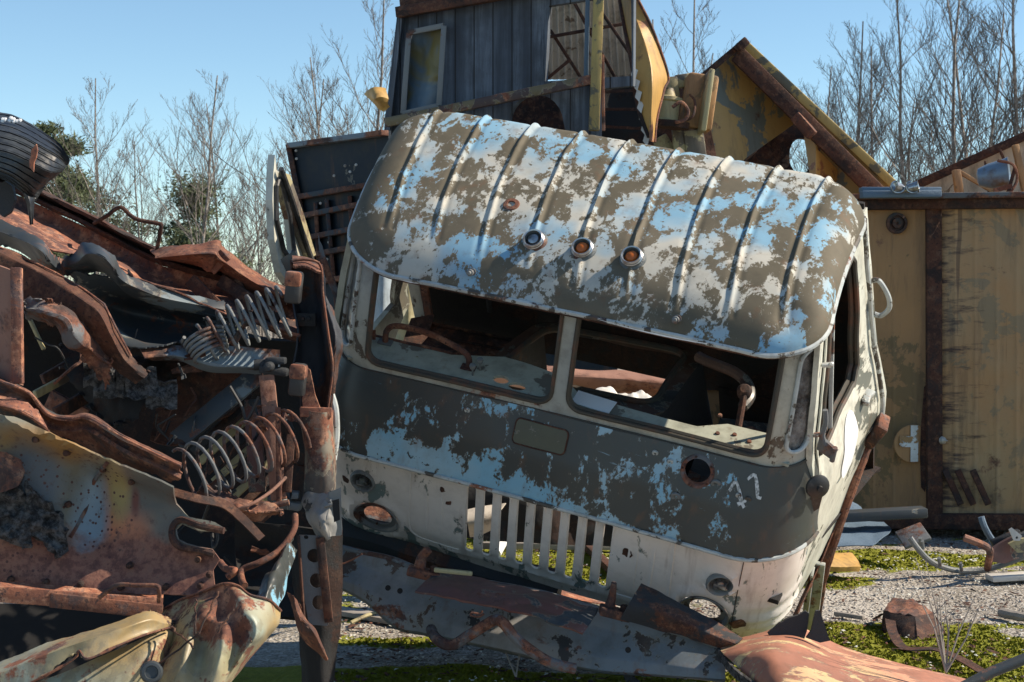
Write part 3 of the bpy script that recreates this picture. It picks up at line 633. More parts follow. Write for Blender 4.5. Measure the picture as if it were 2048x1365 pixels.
for y in ys: rows.append([Vector((x_*max(1.0, y/9), y, gz(x_*max(1.0, y/9), y) if y < 40 else 0)) for x_ in [-4.6+9.2*i/150 for i in range(151)]])
m.grid(rows)
big = [[Vector((x, y, -.12)) for x in (-900, 0, 900)] for y in (-300, 0, 300, 1500)]; m.grid(big)
gr_ = m.build('ground', 'ground'); al = gr_.data.attributes.new('moss', 'FLOAT', 'POINT')
al.data.foreach_set('value', [max(0, min(1, .5+2.5*(mossf(v.co.x, v.co.y)-.12))) if v.co.y < 30 else .3 for v in gr_.data.vertices])
tag(gr_, 'gravel yard with patches of moss', None, None, 'structure'); 
rnd = random.Random(4)
m = MB(); m2 = MB(); k = 0
for i in range(60000):
    d = 6.4*math.exp(rnd.random()*.62); x = (rnd.uniform(640, 2100)-1024)/FPX*d; y = d
    f = mossf(x, y); z = gz(x, y)
    if f > .14 and rnd.random() < min(1, (f-.14)*8):
        h = rnd.uniform(.006, .020)*min(1, f*3); a = rnd.random()*PI; w_ = rnd.uniform(.005, .013); q = Vector((x, y, z-.003)); lean = Vector((rnd.uniform(-.6, .6), rnd.uniform(-.6, .6), 1))*h
        c_, s_ = math.cos(a)*w_, math.sin(a)*w_
        m.add([q+Vector((c_, s_, 0)), q+Vector((-c_, -s_, 0)), q+lean+Vector((-s_*.4, c_*.4, 0)), q+lean*.8+Vector((s_*.6, -c_*.6, 0))], [(0, 1, 2), (0, 3, 1)])
    elif rnd.random() < .22:
        r = rnd.uniform(.003, .011)*(1.6 if rnd.random() < .05 else 1); q = Vector((x, y, z+r*.2)); pts = [q+Vector((rnd.uniform(.6, 1.2)*r*a, rnd.uniform(.6, 1.2)*r*b, rnd.uniform(.3, .8)*r*c)) for a, b, c in ((1, 0, 0), (0, 1, 0), (-1, 0, 0), (0, -1, 0), (0, 0, 1))]
        m2.add(pts, [(0, 1, 4), (1, 2, 4), (2, 3, 4), (3, 0, 4)], True)
tag(m.build('moss_tufts', 'moss', flat=True), 'bright green moss tufts creeping over the gravel', None, None, 'stuff')
tag(m2.build('loose_gravel', 'gravel', flat=True), 'loose pale stones scattered on the yard', None, None, 'stuff')

# pale lichen flakes, rust chips and bark litter, scattered flat on the ground
rl = random.Random(21); 
g = N('flake'); g.done((.50, .51, .47), .9)
ml_ = {'flake': MB(), 'rust': MB(), 'bark': MB()}
for i in range(5200):
    d = 6.4*math.exp(rl.random()*.55); x = (rl.uniform(640, 2100)-1024)/FPX*d; y = d; w_ = nz((x, y, 3), 1.4)
    k = 'flake' if w_ > .18 or rl.random() < .12 else ('bark' if rl.random() < .75 else 'rust')
    if k == 'bark' and rl.random() < .5: continue
    r = rl.uniform(.004, .012)*(1.8 if rl.random() < .06 else 1); a = rl.random()*6; n_ = 5; z = gz(x, y)+.008
    st = rl.uniform(1, 3.5) if k == 'bark' else 1; pts = []
    for j in range(n_):
        t = 2*PI*j/n_; px_, py_ = r*math.cos(t)*st*rl.uniform(.6, 1.2), r*math.sin(t)*rl.uniform(.5, 1.2); pts.append(Vector((x+px_*math.cos(a)-py_*math.sin(a), y+px_*math.sin(a)+py_*math.cos(a), z+rl.uniform(0, .008))))
    ml_[k].add(pts+[Vector((x, y, z+.008))], [(j, (j+1) % n_, n_) for j in range(n_)], True)
for k, (nm, lb) in {'flake': ('pale_flakes', 'pale flakes and lichen strewn over the moss'), 'rust': ('rust_chips', 'rust chips strewn on the gravel'), 'bark': ('bark_litter', 'dark bark and twig litter on the gravel')}.items():
    tag(ml_[k].build(nm, {'bark': 'rust dark'}.get(k, k), flat=True), lb, None, None, 'stuff')
# ---------------------------------------------------------------- helper: a panel whose outline is measured in the photograph and stands on a real slanted plane
def pp(outline, holes, D, th=.01, step=14, mb=None, dent=0.0, ds=3.0, jag=0.0, seed=0):
    def prep(L):
        L = [(float(x), -float(y)) for x, y in L]
        if jag:
            L = dens(L, step); L = [(x+jag*fb((x*.013, y*.013, seed), 3, seed, 3), y+jag*fb((x*.013, y*.013, seed+7), 3, seed, 3)) for x, y in L]
        return L
    def fn(x, y):
        d = D(x, -y); p = P(x, -y, d)
        return P(x, -y, d+dent*fb(p, ds, seed, 3)) if dent else p
    return panel(prep(outline), [prep(h) for h in holes], step, fn, th, mb)
def plane(a, b, c):                        # depth plane through three (x, y, depth)
    def f(x, y):
        den = (b[1]-c[1])*(a[0]-c[0])+(c[0]-b[0])*(a[1]-c[1])
        u = ((b[1]-c[1])*(x-c[0])+(c[0]-b[0])*(y-c[1]))/den; v = ((c[1]-a[1])*(x-c[0])+(a[0]-c[0])*(y-c[1]))/den
        return 1/(u/a[2]+v/b[2]+(1-u-v)/c[2])
    return f
def const(d): return lambda x, y: d
def thing(name, o, label, cat, group=None): return empty(name, o, label, cat, group)
def put(m, name, mat, root, sharp=35, flat=False):
    ob = m.build(name, mat, None, sharp, flat=flat); ob.parent = root; ob.location = -Vector(root.location) if root.name in [r.name for r in TOPS] else (0, 0, 0)
    return ob
TOPS = []
def root(name, px, label, cat, group=None):
    r = empty(name, P(*px) if not isinstance(px, Vector) else px, label, cat, group); TOPS.append(r); return r
def single(m, name, mat, label, cat, group=None, sharp=35, flat=False):
    o = sum(m.v, Vector())/len(m.v); o.z = min(v.z for v in m.v)
    return tag(m.build(name, mat, None, sharp, o, flat), label, cat, group)
# materials of the background
g = N('plank wood'); pw = g.map((1, 1, 1), rot=(0, rad(-3), 0))
w1 = g.wave(2.55, 'X', .12, (1, .3, .06)); board = g.thr(g.mth('ABSOLUTE', g.mth('SUBTRACT', w1, .5)), .455, .485)
tone = g.noise(9, 2, .5, st=(1, 1, .02)); c = g.mix(g.thr(tone, .35, .65), (.045, .06, .085), (.17, .21, .265))
c = g.mix(g.thr(g.noise(30, 8, .75, st=(1, 1, .06)), .42, .66), c, (.035, .045, .06)); c = g.mix(g.thr(g.vor(3.4, (1, 1, .7)), .05, .075, .9, 0), c, (.02, .02, .025))
c = g.mix(g.thr(g.noise(1.6, 6, .6, loc=(2, 1, 8)), .52, .66, 0, .8), c, (.03, .034, .042))
c = g.mix(board, c, (.012, .013, .016)); g.done(c, .8, 0, g.mth('SUBTRACT', g.noise(40, 6, .7, st=(1, 1, .1)), g.mth('MULTIPLY', board, 2)), .5, .006)
def yel(name, a, b, spots, thr_, k=1.0, streak=False):
    g = N(name); c = g.mix(g.thr(g.noise(1.2, 5, .6), .38, .62), a, b)
    c = g.mix(g.thr(g.mth('ADD', g.noise(3.0, 9, .66, .5), g.mth('MULTIPLY', g.noise(20, 4, .6), .1)), thr_, thr_+.02), c, spots)
    c = g.mix(g.thr(g.noise(2.6, 9, .7, loc=(6, 1, 1)), .60, .66, 0, .9), c, rust_col(g, .6*k))
    c = g.mix(g.thr(g.noise(8, 8, .72, st=(1, 1, .12), loc=(2, 2, 2)), .50, .68, 0, .55), c, (.07, .045, .03))
    if streak:
        x, y, z = g.xyz()[0:3]
        s_ = g.noise(8, 5, .7, st=(.07, 1, 2.4)); f = g.thr(x, .03, .50, .15, -.12); c = g.mix(g.thr(g.mth('ADD', s_, f), .60, .76, 0, .9), c, (.030, .016, .022))
        v_ = g.noise(13, 2, .5, st=(1, 1, .015)); c = g.mix(g.thr(v_, .66, .70, 0, .6), c, (.06, .03, .02))
    g.done(c, .55, 0, g.noise(26, 6, .65), .35, .006)
yel('yellow mottled', (.40, .26, .085), (.33, .23, .09), (.13, .15, .13), .565)
yel('yellow bright', (.50, .30, .09), (.42, .25, .07), (.30, .13, .06), .60)
yel('yellow roof', (.40, .29, .09), (.32, .25, .09), (.10, .10, .07), .58)
yel('yellow dull', (.43, .235, .095), (.34, .19, .08), (.20, .13, .055), .62)
yel('olive panel', (.40, .285, .155), (.43, .235, .10), (.29, .21, .12), .59, streak=True)
yel('pale yellow', (.42, .37, .20), (.34, .30, .17), (.14, .12, .09), .60)
yel('beige panel', (.74, .66, .55), (.62, .56, .47), (.22, .16, .11), .62)
yel('dirty white', (.66, .64, .60), (.50, .49, .46), (.25, .20, .16), .66)
peel('navy panel', (.020, .030, .042), (.055, .075, .09), .66, 2.4, rust=.66, rough=(.7, .7), spec=.2)
rusty('navy rust', .55, 1, (.03, .045, .06), .52); rusty('blue sheet', .5, 1, (.10, .155, .22), .36, rough=.7)
peel('cross paint', (.36, .21, .08), (.66, .72, .74), .44, 9, fine=.3)
peel('rail paint', (.12, .095, .045), (.05, .03, .03), .50, 6, rust=.58)
g = N('curtain'); g.done(g.mix(g.thr(g.noise(2.6, 3, .5, 1.2), .42, .56), (.10, .16, .22), (.20, .17, .06)), .35, 0, g.noise(4, 2, .5, 1), .8, .03)
g = N('bark'); g.done(g.mix(g.thr(g.noise(10, 6, .7), .4, .62), (.11, .09, .075), (.34, .31, .28)), .9, 0, g.noise(30, 6), .5, .01)
g = N('twig'); g.done(g.mix(g.thr(g.noise(1.5, 3, .5), .4, .6), (.075, .065, .055), (.17, .15, .13)), .9)
g = N('pine needles'); g.done(g.mix(g.noise(4, 4, .6), (.018, .035, .014), (.075, .10, .035)), .7)
g = N('horn paint'); g.done(g.mix(g.thr(g.noise(9, 6, .7), .5, .7), (.17, .24, .32), (.12, .09, .07)), .4, .2)
# ---- plank cabin perched behind the truck cab
DC = plane((780, 100, 11.25), (1200, 100, 10.7), (1000, 300, 10.95))
pc = root('plank_cabin', (980, 330, 10.9), 'dark plank cabin behind the truck cab roof, with a curtained window and torn open side', 'cabin')
WN = [(818, 66), (888, 52), (878, 212), (806, 228)]; OP = [(1098, 12), (1262, -14), (1264, 152), (1090, 163)]; AR = [(1018, 250)]+[(1018+54-54*math.cos(a*PI/12), 245-56*math.sin(a*PI/12)) for a in range(1, 12)]+[(1128, 250), (1140, 300), (1005, 300)]
m = pp([(806, 8), (830, -20), (1268, -80), (1266, 172), (1200, 178), (1196, 372), (1160, 360), (1100, 340), (764, 345), (770, 235), (795, 22)], [WN, OP, AR], DC, .05, 20); put(m, 'plank_wall', 'plank wood', pc)
m = pp([(812, 58), (893, 44), (883, 218), (800, 234)], [], lambda x, y: DC(x, y)+.07+.03*math.sin(x*.06+y*.02), .006, 10); wp = put(m, 'window', 'curtain', pc)
def frame(pts, D, w, t, off=-.03, mb=None):
    m = mb or MB()
    for i in range(len(pts)):
        a, b = pts[i], pts[(i+1) % len(pts)]; m.bar(P(a[0], a[1], D(*a)+off), P(b[0], b[1], D(*b)+off), w, t, (0, 1, 0), .003)
    return m
o_ = put(frame(WN, DC, .035, .03, -.035-.03), 'window_frame', 'grey steel', wp) ; o_.location = (0, 0, 0)
m = MB(); m.bar(P(772, 246, DC(772, 246)-.11), P(1192, 158, DC(1192, 158)-.11), .06, .055, (0, 1, 0), .004); put(m, 'rail', 'rail paint', pc)
m = MB(); m.bar(P(795, 26, 11.15), P(1290, -62, 10.5), .07, .07, (0, 1, 0), .005); m.bar(P(802, 8, 11.15), P(1290, -85, 10.5), .05, .05, (0, 1, 0), .005); put(m, 'top_rail', 'rust dark', pc)
m = MB(); m.bar(P(1198, -30, 10.6), P(1188, 262, 10.6), .065, .06, (0, 1, 0), .006); put(m, 'corner_post', 'yellow roof', pc)
m = MB(); m.bar(P(1176, -30, 10.7), P(1172, 158, 10.7), .028, .03, (0, 1, 0), .004); put(m, 'post', 'blue sheet', pc)
m = MB(); m.bar(P(1205, 110, 10.6), P(1207, 262, 10.6), .02, .02, (0, 1, 0), .003); put(m, 'thin_rod', 'pink rust', pc)
# ceiling seen through the open side: ribbed pale panels and bars
m = MB(); A_, B_, C_, D_ = P(1090, 160, 12.6), P(1290, 160, 12.6), P(1270, -60, 11.7), P(1088, -60, 11.6)
rows = []
for j in range(2): rows.append([A_.lerp(B_, i/120).lerp(D_.lerp(C_, i/120), j)+Vector((0, -.02 if (i % 8) < 2 else 0, 0)) for i in range(121)])
m.grid(rows, .02); put(m, 'ceiling', 'dirty white', pc)
for a, b in (((1100, 60, 12.0), (1190, 200, 12.2)), ((1140, -10, 11.7), (1235, 165, 12.1)), ((1200, 20, 11.7), (1275, 130, 11.8)), ((1095, 75, 12.0), (1265, 45, 11.9)), ((1092, 160, 12), (1140, 120, 12.0))):
    m = MB(); m.bar(P(*a), P(*b), .022, .03, (0, 1, 0), .004); put(m, 'ceiling_bar', 'rust dark', pc)
m = pp([(1196, 160), (1285, 150), (1295, 275), (1300, 340), (1200, 330)], [], lambda x, y: 11.9, .02, 14, dent=.08, ds=2); put(m, 'tarpaulin', 'char', pc)
for k in range(4):
    m = MB(); m.bar(P(1196, 185+k*34, 11.8), P(1290, 180+k*34+5*k, 11.75), .018, .02, (0, 1, 0)); put(m, 'batten', 'rust dark', pc)
m = MB(); m.hexa([P(764, 345, 11.25), P(770, 345, 11.2), P(940, 345, 13.2), P(930, 345, 13.3), P(798, 20, 11.2), P(806, 20, 11.15), P(940, 20, 13.1), P(930, 20, 13.2)]); put(m, 'end_wall', 'plank wood', pc)
m = pp([(1015, 190), (1130, 190), (1140, 340), (1005, 340)], [], const(12.2), .02, 20, dent=.1); put(m, 'inner_lining', 'rust dark', pc)
def base_box(name, x0, x1, d0, d1, z1, mat, root_, rows_=3):
    a, b, c, d = (P(x0, 595, d0), P(x1, 595, d0), P(x1, 595, d1), P(x0, 595, d1)); lo = [Vector((q.x, q.y, -.05)) for q in (a, b, c, d)]; hi = [Vector((q.x, q.y, z1)) for q in (a, b, c, d)]
    m = MB(); m.hexa(lo+hi); bb = put(m, name, mat, root_)
    for k in range(rows_+1):
        m = MB(); z = .25+(z1-.4)*k/rows_; m.bar(Vector((a.x, a.y-.03, z)), Vector((b.x, b.y-.03, z)), .05, .07, (0, 0, 1), .006); o2 = put(m, 'frame_rail', 'navy rust', root_)
base_box('lower_body', 780, 1235, 11.3, 13.0, 2.22, 'navy panel', pc)
# folded yellow sheet on its right
ys_ = root('torn_side_panel', (1290, 290, 10.7), 'bright yellow folded metal panel with rusty ragged edge, standing right of the plank cabin', 'metal panel')
m = MB(); R_ = sheet_rows([[(1236, -20, 11.2), (1250, 60, 11.0), (1264, 130, 10.8), (1268, 170, 10.75), (1280, 230, 10.7), (1297, 275, 10.65)], [(1250, -20, 11.0), (1280, 60, 10.8), (1300, 120, 10.7), (1305, 170, 10.62), (1303, 230, 10.62), (1303, 282, 10.6)], [(1266, -20, 10.9), (1305, 60, 10.85), (1336, 150, 10.9), (1328, 180, 10.85), (1315, 235, 10.75), (1310, 285, 10.7)]], (50, 24), .005, 4, 2)
m.grid(R_, .012); put(m, 'sheet', 'yellow bright', ys_)
m = MB(); m.tube([p+Vector((0, -.01, 0)) for p in R_[0]], .014, 6); put(m, 'edge_rail', 'rust dark', ys_)
m = MB(); m.tube([p+Vector((0, -.005, 0)) for p in R_[-1]], .010, 6); put(m, 'rusty_edge', 'rust', ys_)
for k in range(7):
    q = P(1266+k*4, 135+k*22, 10.7); m = MB(); m.add([q, q+Vector((.03, -.02, -.02)), q+Vector((.012, -.03, -.085)), q+Vector((-.014, -.01, -.05))], [(0, 1, 2, 3), (3, 2, 1, 0)]); put(m, 'torn_flake', 'dirty white', ys_)
# ---- gable of a yellow box body
yb = root('yellow_box_body', (1560, 390, 12.6), 'tipped mustard yellow box body, its pointed roof corner high against the sky behind the cab', 'box body')
Dg = plane((1400, 160, 12.0), (1600, 240, 12.5), (1480, 320, 12.1))
m = pp([(1476, 92), (1406, 152), (1370, 160), (1366, 300), (1470, 345), (1490, 318), (1606, 236)], [], Dg, .03, 16, dent=.03, ds=1.5); put(m, 'gable_panel', 'yellow mottled', yb)
m = pp([(1462, 348), (1490, 316), (1606, 234), (1650, 290), (1700, 400), (1580, 400)], [ell(1602, 312, 24, 36, 20)], lambda x, y: 12.75, .03, 12, dent=.12, ds=2); put(m, 'shadow_side', 'rust dark', yb)  # shadow side: its shade is put into the dark colour
m = MB(); m.hexa([P(1486, 106, 12.2), P(1806, 384, 12.4), P(1760, 392, 12.9), P(1478, 120, 12.7), P(1482, 84, 12.2), P(1500, 84, 12.2), P(1498, 90, 12.8), P(1478, 90, 12.8)])
m = MB(); m.bar(P(1482, 92, 12.3), P(1792, 384, 12.3), .55, .065, (.62, -.1, .78), .01); put(m, 'roof_slab', 'yellow roof', yb)
m = MB(); m.bar(P(1474, 108, 12.0), P(1760, 392, 12.0), .05, .12, (.68, 0, .73), .01); put(m, 'roof_beam', 'rust dark', yb)
m = MB(); m.bar(P(1478, 92, 11.98), P(1404, 154, 11.9), .035, .04, (0, 0, 1), .006); m.bar(P(1404, 154, 11.9), P(1330, 172, 11.85), .035, .04, (0, 0, 1), .006); put(m, 'edge_strip', 'rust dark', yb)
m = MB(); m.box(P(1480, 94, 11.98), (.09, .3, .06), Matrix.Rotation(rad(-40), 3, 'Y'), .01); put(m, 'ridge_cap', 'rust dark', yb)
fl2 = pp([(1604, 248), (1612, 252), (1636, 300), (1680, 345), (1672, 365), (1640, 352), (1622, 366), (1612, 300)], [], lambda x, y: 12.0+.3*abs(x-1632)/40, .02, 8); put(fl2, 'torn_flap', 'yellow bright', yb)
m = MB(); m.bar(P(1590, 232, 12.0), P(1625, 272, 11.95), .07, .08, (0, 0, 1), .01); put(m, 'broken_post', 'rust', yb)
m = pp([(1640, 290), (1680, 310), (1770, 395), (1640, 400)], [], const(12.3), .02, 14, dent=.05); put(m, 'lower_panel', 'yellow mottled', yb)
base_box('lower_body', 1385, 1700, 12.9, 14.5, 2.15, 'yellow dull', yb)
# ---- pale yellow engine gear between them
eg = root('winch_unit', (1370, 300, 11.0), 'pale yellow machinery with a motor drum between the torn panel and the yellow gable', 'machinery')
m = MB(); M_ = Matrix.Rotation(rad(8), 3, 'Y'); m.box(P(1396, 208, 11.2), (.20, .30, .36), M_, .02); put(m, 'gear_case', 'yellow dull', eg)
m = MB(); m.box(P(1410, 206, 11.0), (.035, .34, .40), M_, .012); put(m, 'cover_plate', 'pale yellow', eg)
m = MB(); m.lathe(P(1334, 214, 10.95), (.1, 0, 1), [(0, -.12), (.09, -.12), (.095, -.09), (.08, -.08), (.08, .03), (.095, .04), (.095, .06), (.05, .07), (.03, .12), (0, .12)], 20); put(m, 'motor_drum', 'pale yellow', eg)
m = MB(); m.lathe(P(1340, 250, 10.95), (.1, 0, 1), [(0, -.02), (.125, -.02), (.125, .02), (0, .02)], 20); put(m, 'drum_flange', 'rust dark', eg)
for a, b, w_ in (((1340, 155, 11.3), (1345, 205, 11.3), .10), ((1355, 255, 11.1), (1362, 330, 11.1), .08), ((1385, 262, 11.1), (1395, 335, 11.1), .13), ((1350, 165, 11.3), (1385, 160, 11.3), .09), ((1318, 275, 11.2), (1350, 330, 11.2), .10)):
    m = MB(); m.bar(P(*a), P(*b), w_, w_*.7, (0, 1, 0), .01); put(m, 'bracket', 'pale yellow', eg)
m = MB(); m.tube(cr([P(1345, 215, 10.8), P(1362, 205, 10.8), P(1376, 222, 10.8), P(1370, 240, 10.8), P(1350, 245, 10.8)], 20), .012, 7); put(m, 'hose', 'pink rust', eg)
m = MB(); m.tube(cr([P(1356, 245, 10.85), P(1384, 235, 10.8), P(1390, 205, 10.85), P(1380, 190, 10.9)], 16), .008, 6); put(m, 'pipe', 'rust dark', eg)
dk = pp([(1296, 150), (1400, 160), (1440, 345), (1290, 330)], [], const(11.9), .05, 20, dent=.08); put(dk, 'backing_sheet', 'rust dark', eg)
# small yellow fragment left of the cabin
m = MB(); R_ = sheet_rows([[(733, 188, 10.9), (748, 180, 10.8), (770, 182, 10.8)], [(748, 200, 10.8), (756, 196, 10.7), (772, 200, 10.75)], [(768, 224, 10.8), (772, 214, 10.8), (776, 210, 10.8)]], (10, 10), .01, 8); m.grid(R_, .02)
single(m, 'metal_scrap', 'yellow bright', 'small yellow crumpled fragment sticking out left of the plank cabin', 'metal scrap')
# ---- dark box body left
db = root('dark_box_body', (680, 600, 8.8), 'dark navy ribbed metal box body leaning between the thin door and the truck cab', 'box body')
Db = plane((580, 290, 9.3), (770, 265, 8.7), (640, 600, 9.2))
m = pp([(578, 290), (740, 272), (752, 262), (776, 262), (800, 700), (650, 640), (628, 560), (606, 430)], [], Db, .02, 16, dent=.015, ds=2); put(m, 'panel', 'navy panel', db)
for k, (a, b) in enumerate((((590, 396), (756, 368)), ((600, 434), (750, 404)), ((608, 478), (742, 452)), ((616, 512), (738, 490)), ((628, 566), (740, 548)), ((580, 292), (770, 266)))):
    m = MB(); m.bar(P(*a, Db(*a)-.04), P(*b, Db(*b)-.04), .05, .028, (0, 0, 1), .003); put(m, 'cross_rail', 'navy rust' if k != 5 else 'rust blue', db)
for k, (a, b) in enumerate((((577, 290), (632, 575)), ((654, 400), (676, 640)), ((700, 392), (716, 640)), ((632, 405), (640, 560)))):
    m = MB(); m.bar(P(*a, Db(*a)-.03), P(*b, Db(*b)-.03), .05, .030 if k < 1 else .022, (1, 0, 0), .003); put(m, 'upright', 'navy rust', db)
for k, (x, y) in enumerate(((652, 402), (592, 302), (593, 318), (668, 352), (700, 344), (641, 407), (658, 485), (654, 519), (690, 332), (712, 330))):
    m = MB(); m.lathe(P(x, y, Db(x, y)-.045), (0, -1, 0), [(.008, 0), (.007, .006), (0, .008)], 8); put(m, 'rivet', 'dirty white', db)
base_box('lower_body', 640, 800, 9.2, 10.6, 1.45, 'navy panel', db)
# ---- container on the right
DK = plane((1640, 400, 11.3), (2048, 400, 10.7), (1640, 1000, 11.25))
ct = root('box_container', (1880, 1050, 10.9), 'large shaded yellow metal container with rust seam and pale cross emblem, right of the cab', 'container')
def q_(x, y, o=0): return P(x, y, DK(x, y)+o)
for nm, x0, x1, mt in (('panel', 1560, 1864, 'yellow dull'), ('streaked_panel', 1872, 2240, 'olive panel')):
    m = MB(); rows = []
    for j in range(41):
        y = 415+620*j/40; r = []
        for i in range(121):
            x = x1+(x0-x1)*i/120; rib = .005 if (x-1872) % 41 > 35 else 0
            r.append(q_(x, y, -rib+.012*fb((x/200, y/200, 0), 1.5)))
        rows.append(r)
    m.grid([r[::-1] for r in rows][::-1], .02)
    o = sum(m.v, Vector())/len(m.v); o = q_(1880, 700)
    ob = m.build(nm, mt, None, 40, o); ob.parent = ct; ob.location = o-Vector(ct.location)
m = MB(); m.bar(q_(1867, 412, -.03), q_(1869, 1040, -.03), .10, .05, (0, 1, 0), .01); put(m, 'seam_post', 'rust dark', ct)
m = MB(); m.bar(q_(1550, 412, -.05), q_(2240, 404, -.05), .08, .07, (0, 0, 1), .01); put(m, 'top_rail', 'rust dark', ct)
m = MB(); m.bar(q_(1550, 396, -.10), q_(2240, 388, -.10), .10, .035, (0, 0, 1), .006); put(m, 'gutter_rail', 'rust grey', ct)
m = MB(); m.bar(q_(1550, 1040, -.02), q_(2240, 1046, -.02), .08, .10, (0, 0, 1), .01); put(m, 'bottom_rail', 'rust dark', ct)
m = MB(); a = [q_(1560, 405, .03), q_(2240, 400, .03), q_(2240, 400, 2.3), q_(1560, 405, 2.3)]; b = [q_(1560, 1035, .03), q_(2240, 1040, .03), q_(2240, 1040, 2.3)*1, q_(1560, 1035, 2.3)]
for k in range(4):
    if k > 1: b[k].z = b[k-2 if k == 2 else 0].z; a[k].z = a[0].z
m.hexa(b+a); put(m, 'body', 'yellow dull', ct)
c0 = q_(1826, 888, -.03); em = MB(); em.lathe(c0, (0, -1, 0), [(0, .004), (.120, .004), (.122, .002), (.124, 0)], 40); e_ = put(em, 'emblem_disc', 'yellow dull', ct)
m = MB(); yy = -.012
for x0, z0, x1, z1 in ((-.018, -.115, .03, .12), (-.09, -.02, .03, .05)): m.box(c0+Vector(((x0+x1)/2, yy-(.002 if x0 < -.05 else 0), (z0+z1)/2)), (x1-x0, .004, z1-z0), None, .0)
cr_ = put(m, 'white_cross', 'cross paint', ct)
m = MB(); m.add([q_(x, y, -.016) for x, y in [(1858, 760), (1848, 775), (1842, 850), (1840, 910), (1842, 975), (1850, 985), (1856, 940), (1864, 900), (1864, 765)]], [tuple(range(9))[::-1]], True); put(m, 'rust_patch', 'rust dark', ct)
m = MB(); m.lathe(q_(1793, 447, -.03), (0, -1, 0), [(.07, 0), (.068, .02), (.05, .022), (.048, .006), (.035, .006), (.032, .03), (.012, .03), (0, .02)], 24); put(m, 'round_vent', 'dark steel', ct)
m = MB(); m.lathe(q_(1884, 881, -.03), (.5, -1, 0), [(.025, 0), (.02, .02), (.008, .03), (0, .06)], 14); put(m, 'latch', 'dirty white', ct)
for x in (1900, 1925, 1955):
    m = MB(); m.bar(q_(x-10, 940, -.03), q_(x+22, 1010, -.03), .04, .02, (0, 1, 0), .004); put(m, 'scraped_strip', 'rust dark', ct)
# things on top of the container
m = MB(); m.bar(P(1722, 390, 10.6), P(1880, 388, 10.6), .10, .045, (0, 0, 1), .008); m.box(P(1800, 380, 10.7), (.5, .10, .03), None, .005)
single(m, 'steel_beam', 'blue sheet', 'blue grey steel beam lying on the container top beside the cab roof', 'beam')
for k, x in enumerate((1796, 1826)):
    r_ = root('searchlight', (x, 388, 10.55), ('dusty small lamp on the container top, the left one' if k == 0 else 'shiny small lamp on the container top, the right one with wire guard'), 'lamp', 'small lamps on the container')
    m = MB(); m.lathe(P(x, 376, 10.5), (.9 if k else -.6, -.3, .2), [(0, -.05), (.02, -.05), (.03, -.02), (.035, .03), (.037, .035), (.03, .032), (0, .02)], 16); put(m, 'housing', 'chrome', r_)
    m = MB(); m.tube([P(x+14*math.cos(t*.4), 374+12*math.sin(t*.4), 10.48) for t in range(12)], .005, 5); put(m, 'wire_guard', 'chrome', r_)
sh = root('shed_roof_frame', (1940, 392, 12.2), 'pale beige sloping panel in a rusty triangular frame, above the container at the right edge', 'roof frame')
Ds = plane((1810, 385, 12.4), (2048, 280, 12.0), (2000, 390, 12.2))
m = pp([(1808, 392), (1812, 380), (2240, 192), (2240, 392)], [], Ds, .03, 24, dent=.03, ds=1); put(m, 'panel', 'beige panel', sh)
m = MB(); m.bar(P(1800, 386, 12.2), P(2240, 186, 11.8), .06, .06, (0, 0, 1), .008); put(m, 'rafter', 'rust dark', sh)
for a, b, w_ in (((1912, 340), (1920, 395), .055), ((1918, 344), (2000, 392), .03), ((2000, 300), (2012, 330), .02), ((2030, 290), (2052, 392), .045), ((1970, 322), (1978, 390), .015)):
    m = MB(); m.bar(P(*a, 11.9), P(*b, 11.9), w_, w_, (0, 1, 0), .006); put(m, 'strut', 'yellow dull' if w_ > .02 else 'rust dark', sh)
hn = root('loudspeaker_horn', (2010, 390, 11.0), 'blue grey horn loudspeaker lying on the container top at the right edge', 'loudspeaker')
m = MB(); m.lathe(P(1992, 352, 11.1), (.95, -.35, .1), [(.03, -.12), (.06, -.11), (.085, -.04), (.10, .04), (.112, .08), (.115, .085), (.10, .075), (.085, .02), (.03, -.03), (0, -.03)], 28); put(m, 'horn', 'horn paint', hn)
m = MB(); m.tube(cr([P(1996, 322, 11.0), P(2026, 330, 10.9), P(2034, 360, 10.9), P(2018, 388, 10.9), P(2004, 392, 11)], 20), .010, 6); put(m, 'bracket', 'rust', hn)
m = MB(); m.bar(P(2030, 336, 10.9), P(2014, 392, 10.9), .02, .015, (0, 1, 0)); put(m, 'stay', 'rust dark', hn)
m = MB(); m.bar(P(1988, 382, 10.9), P(2024, 372, 10.9), .03, .02, (0, 1, 0)); m2_ = put(m, 'foot', 'rust', hn)
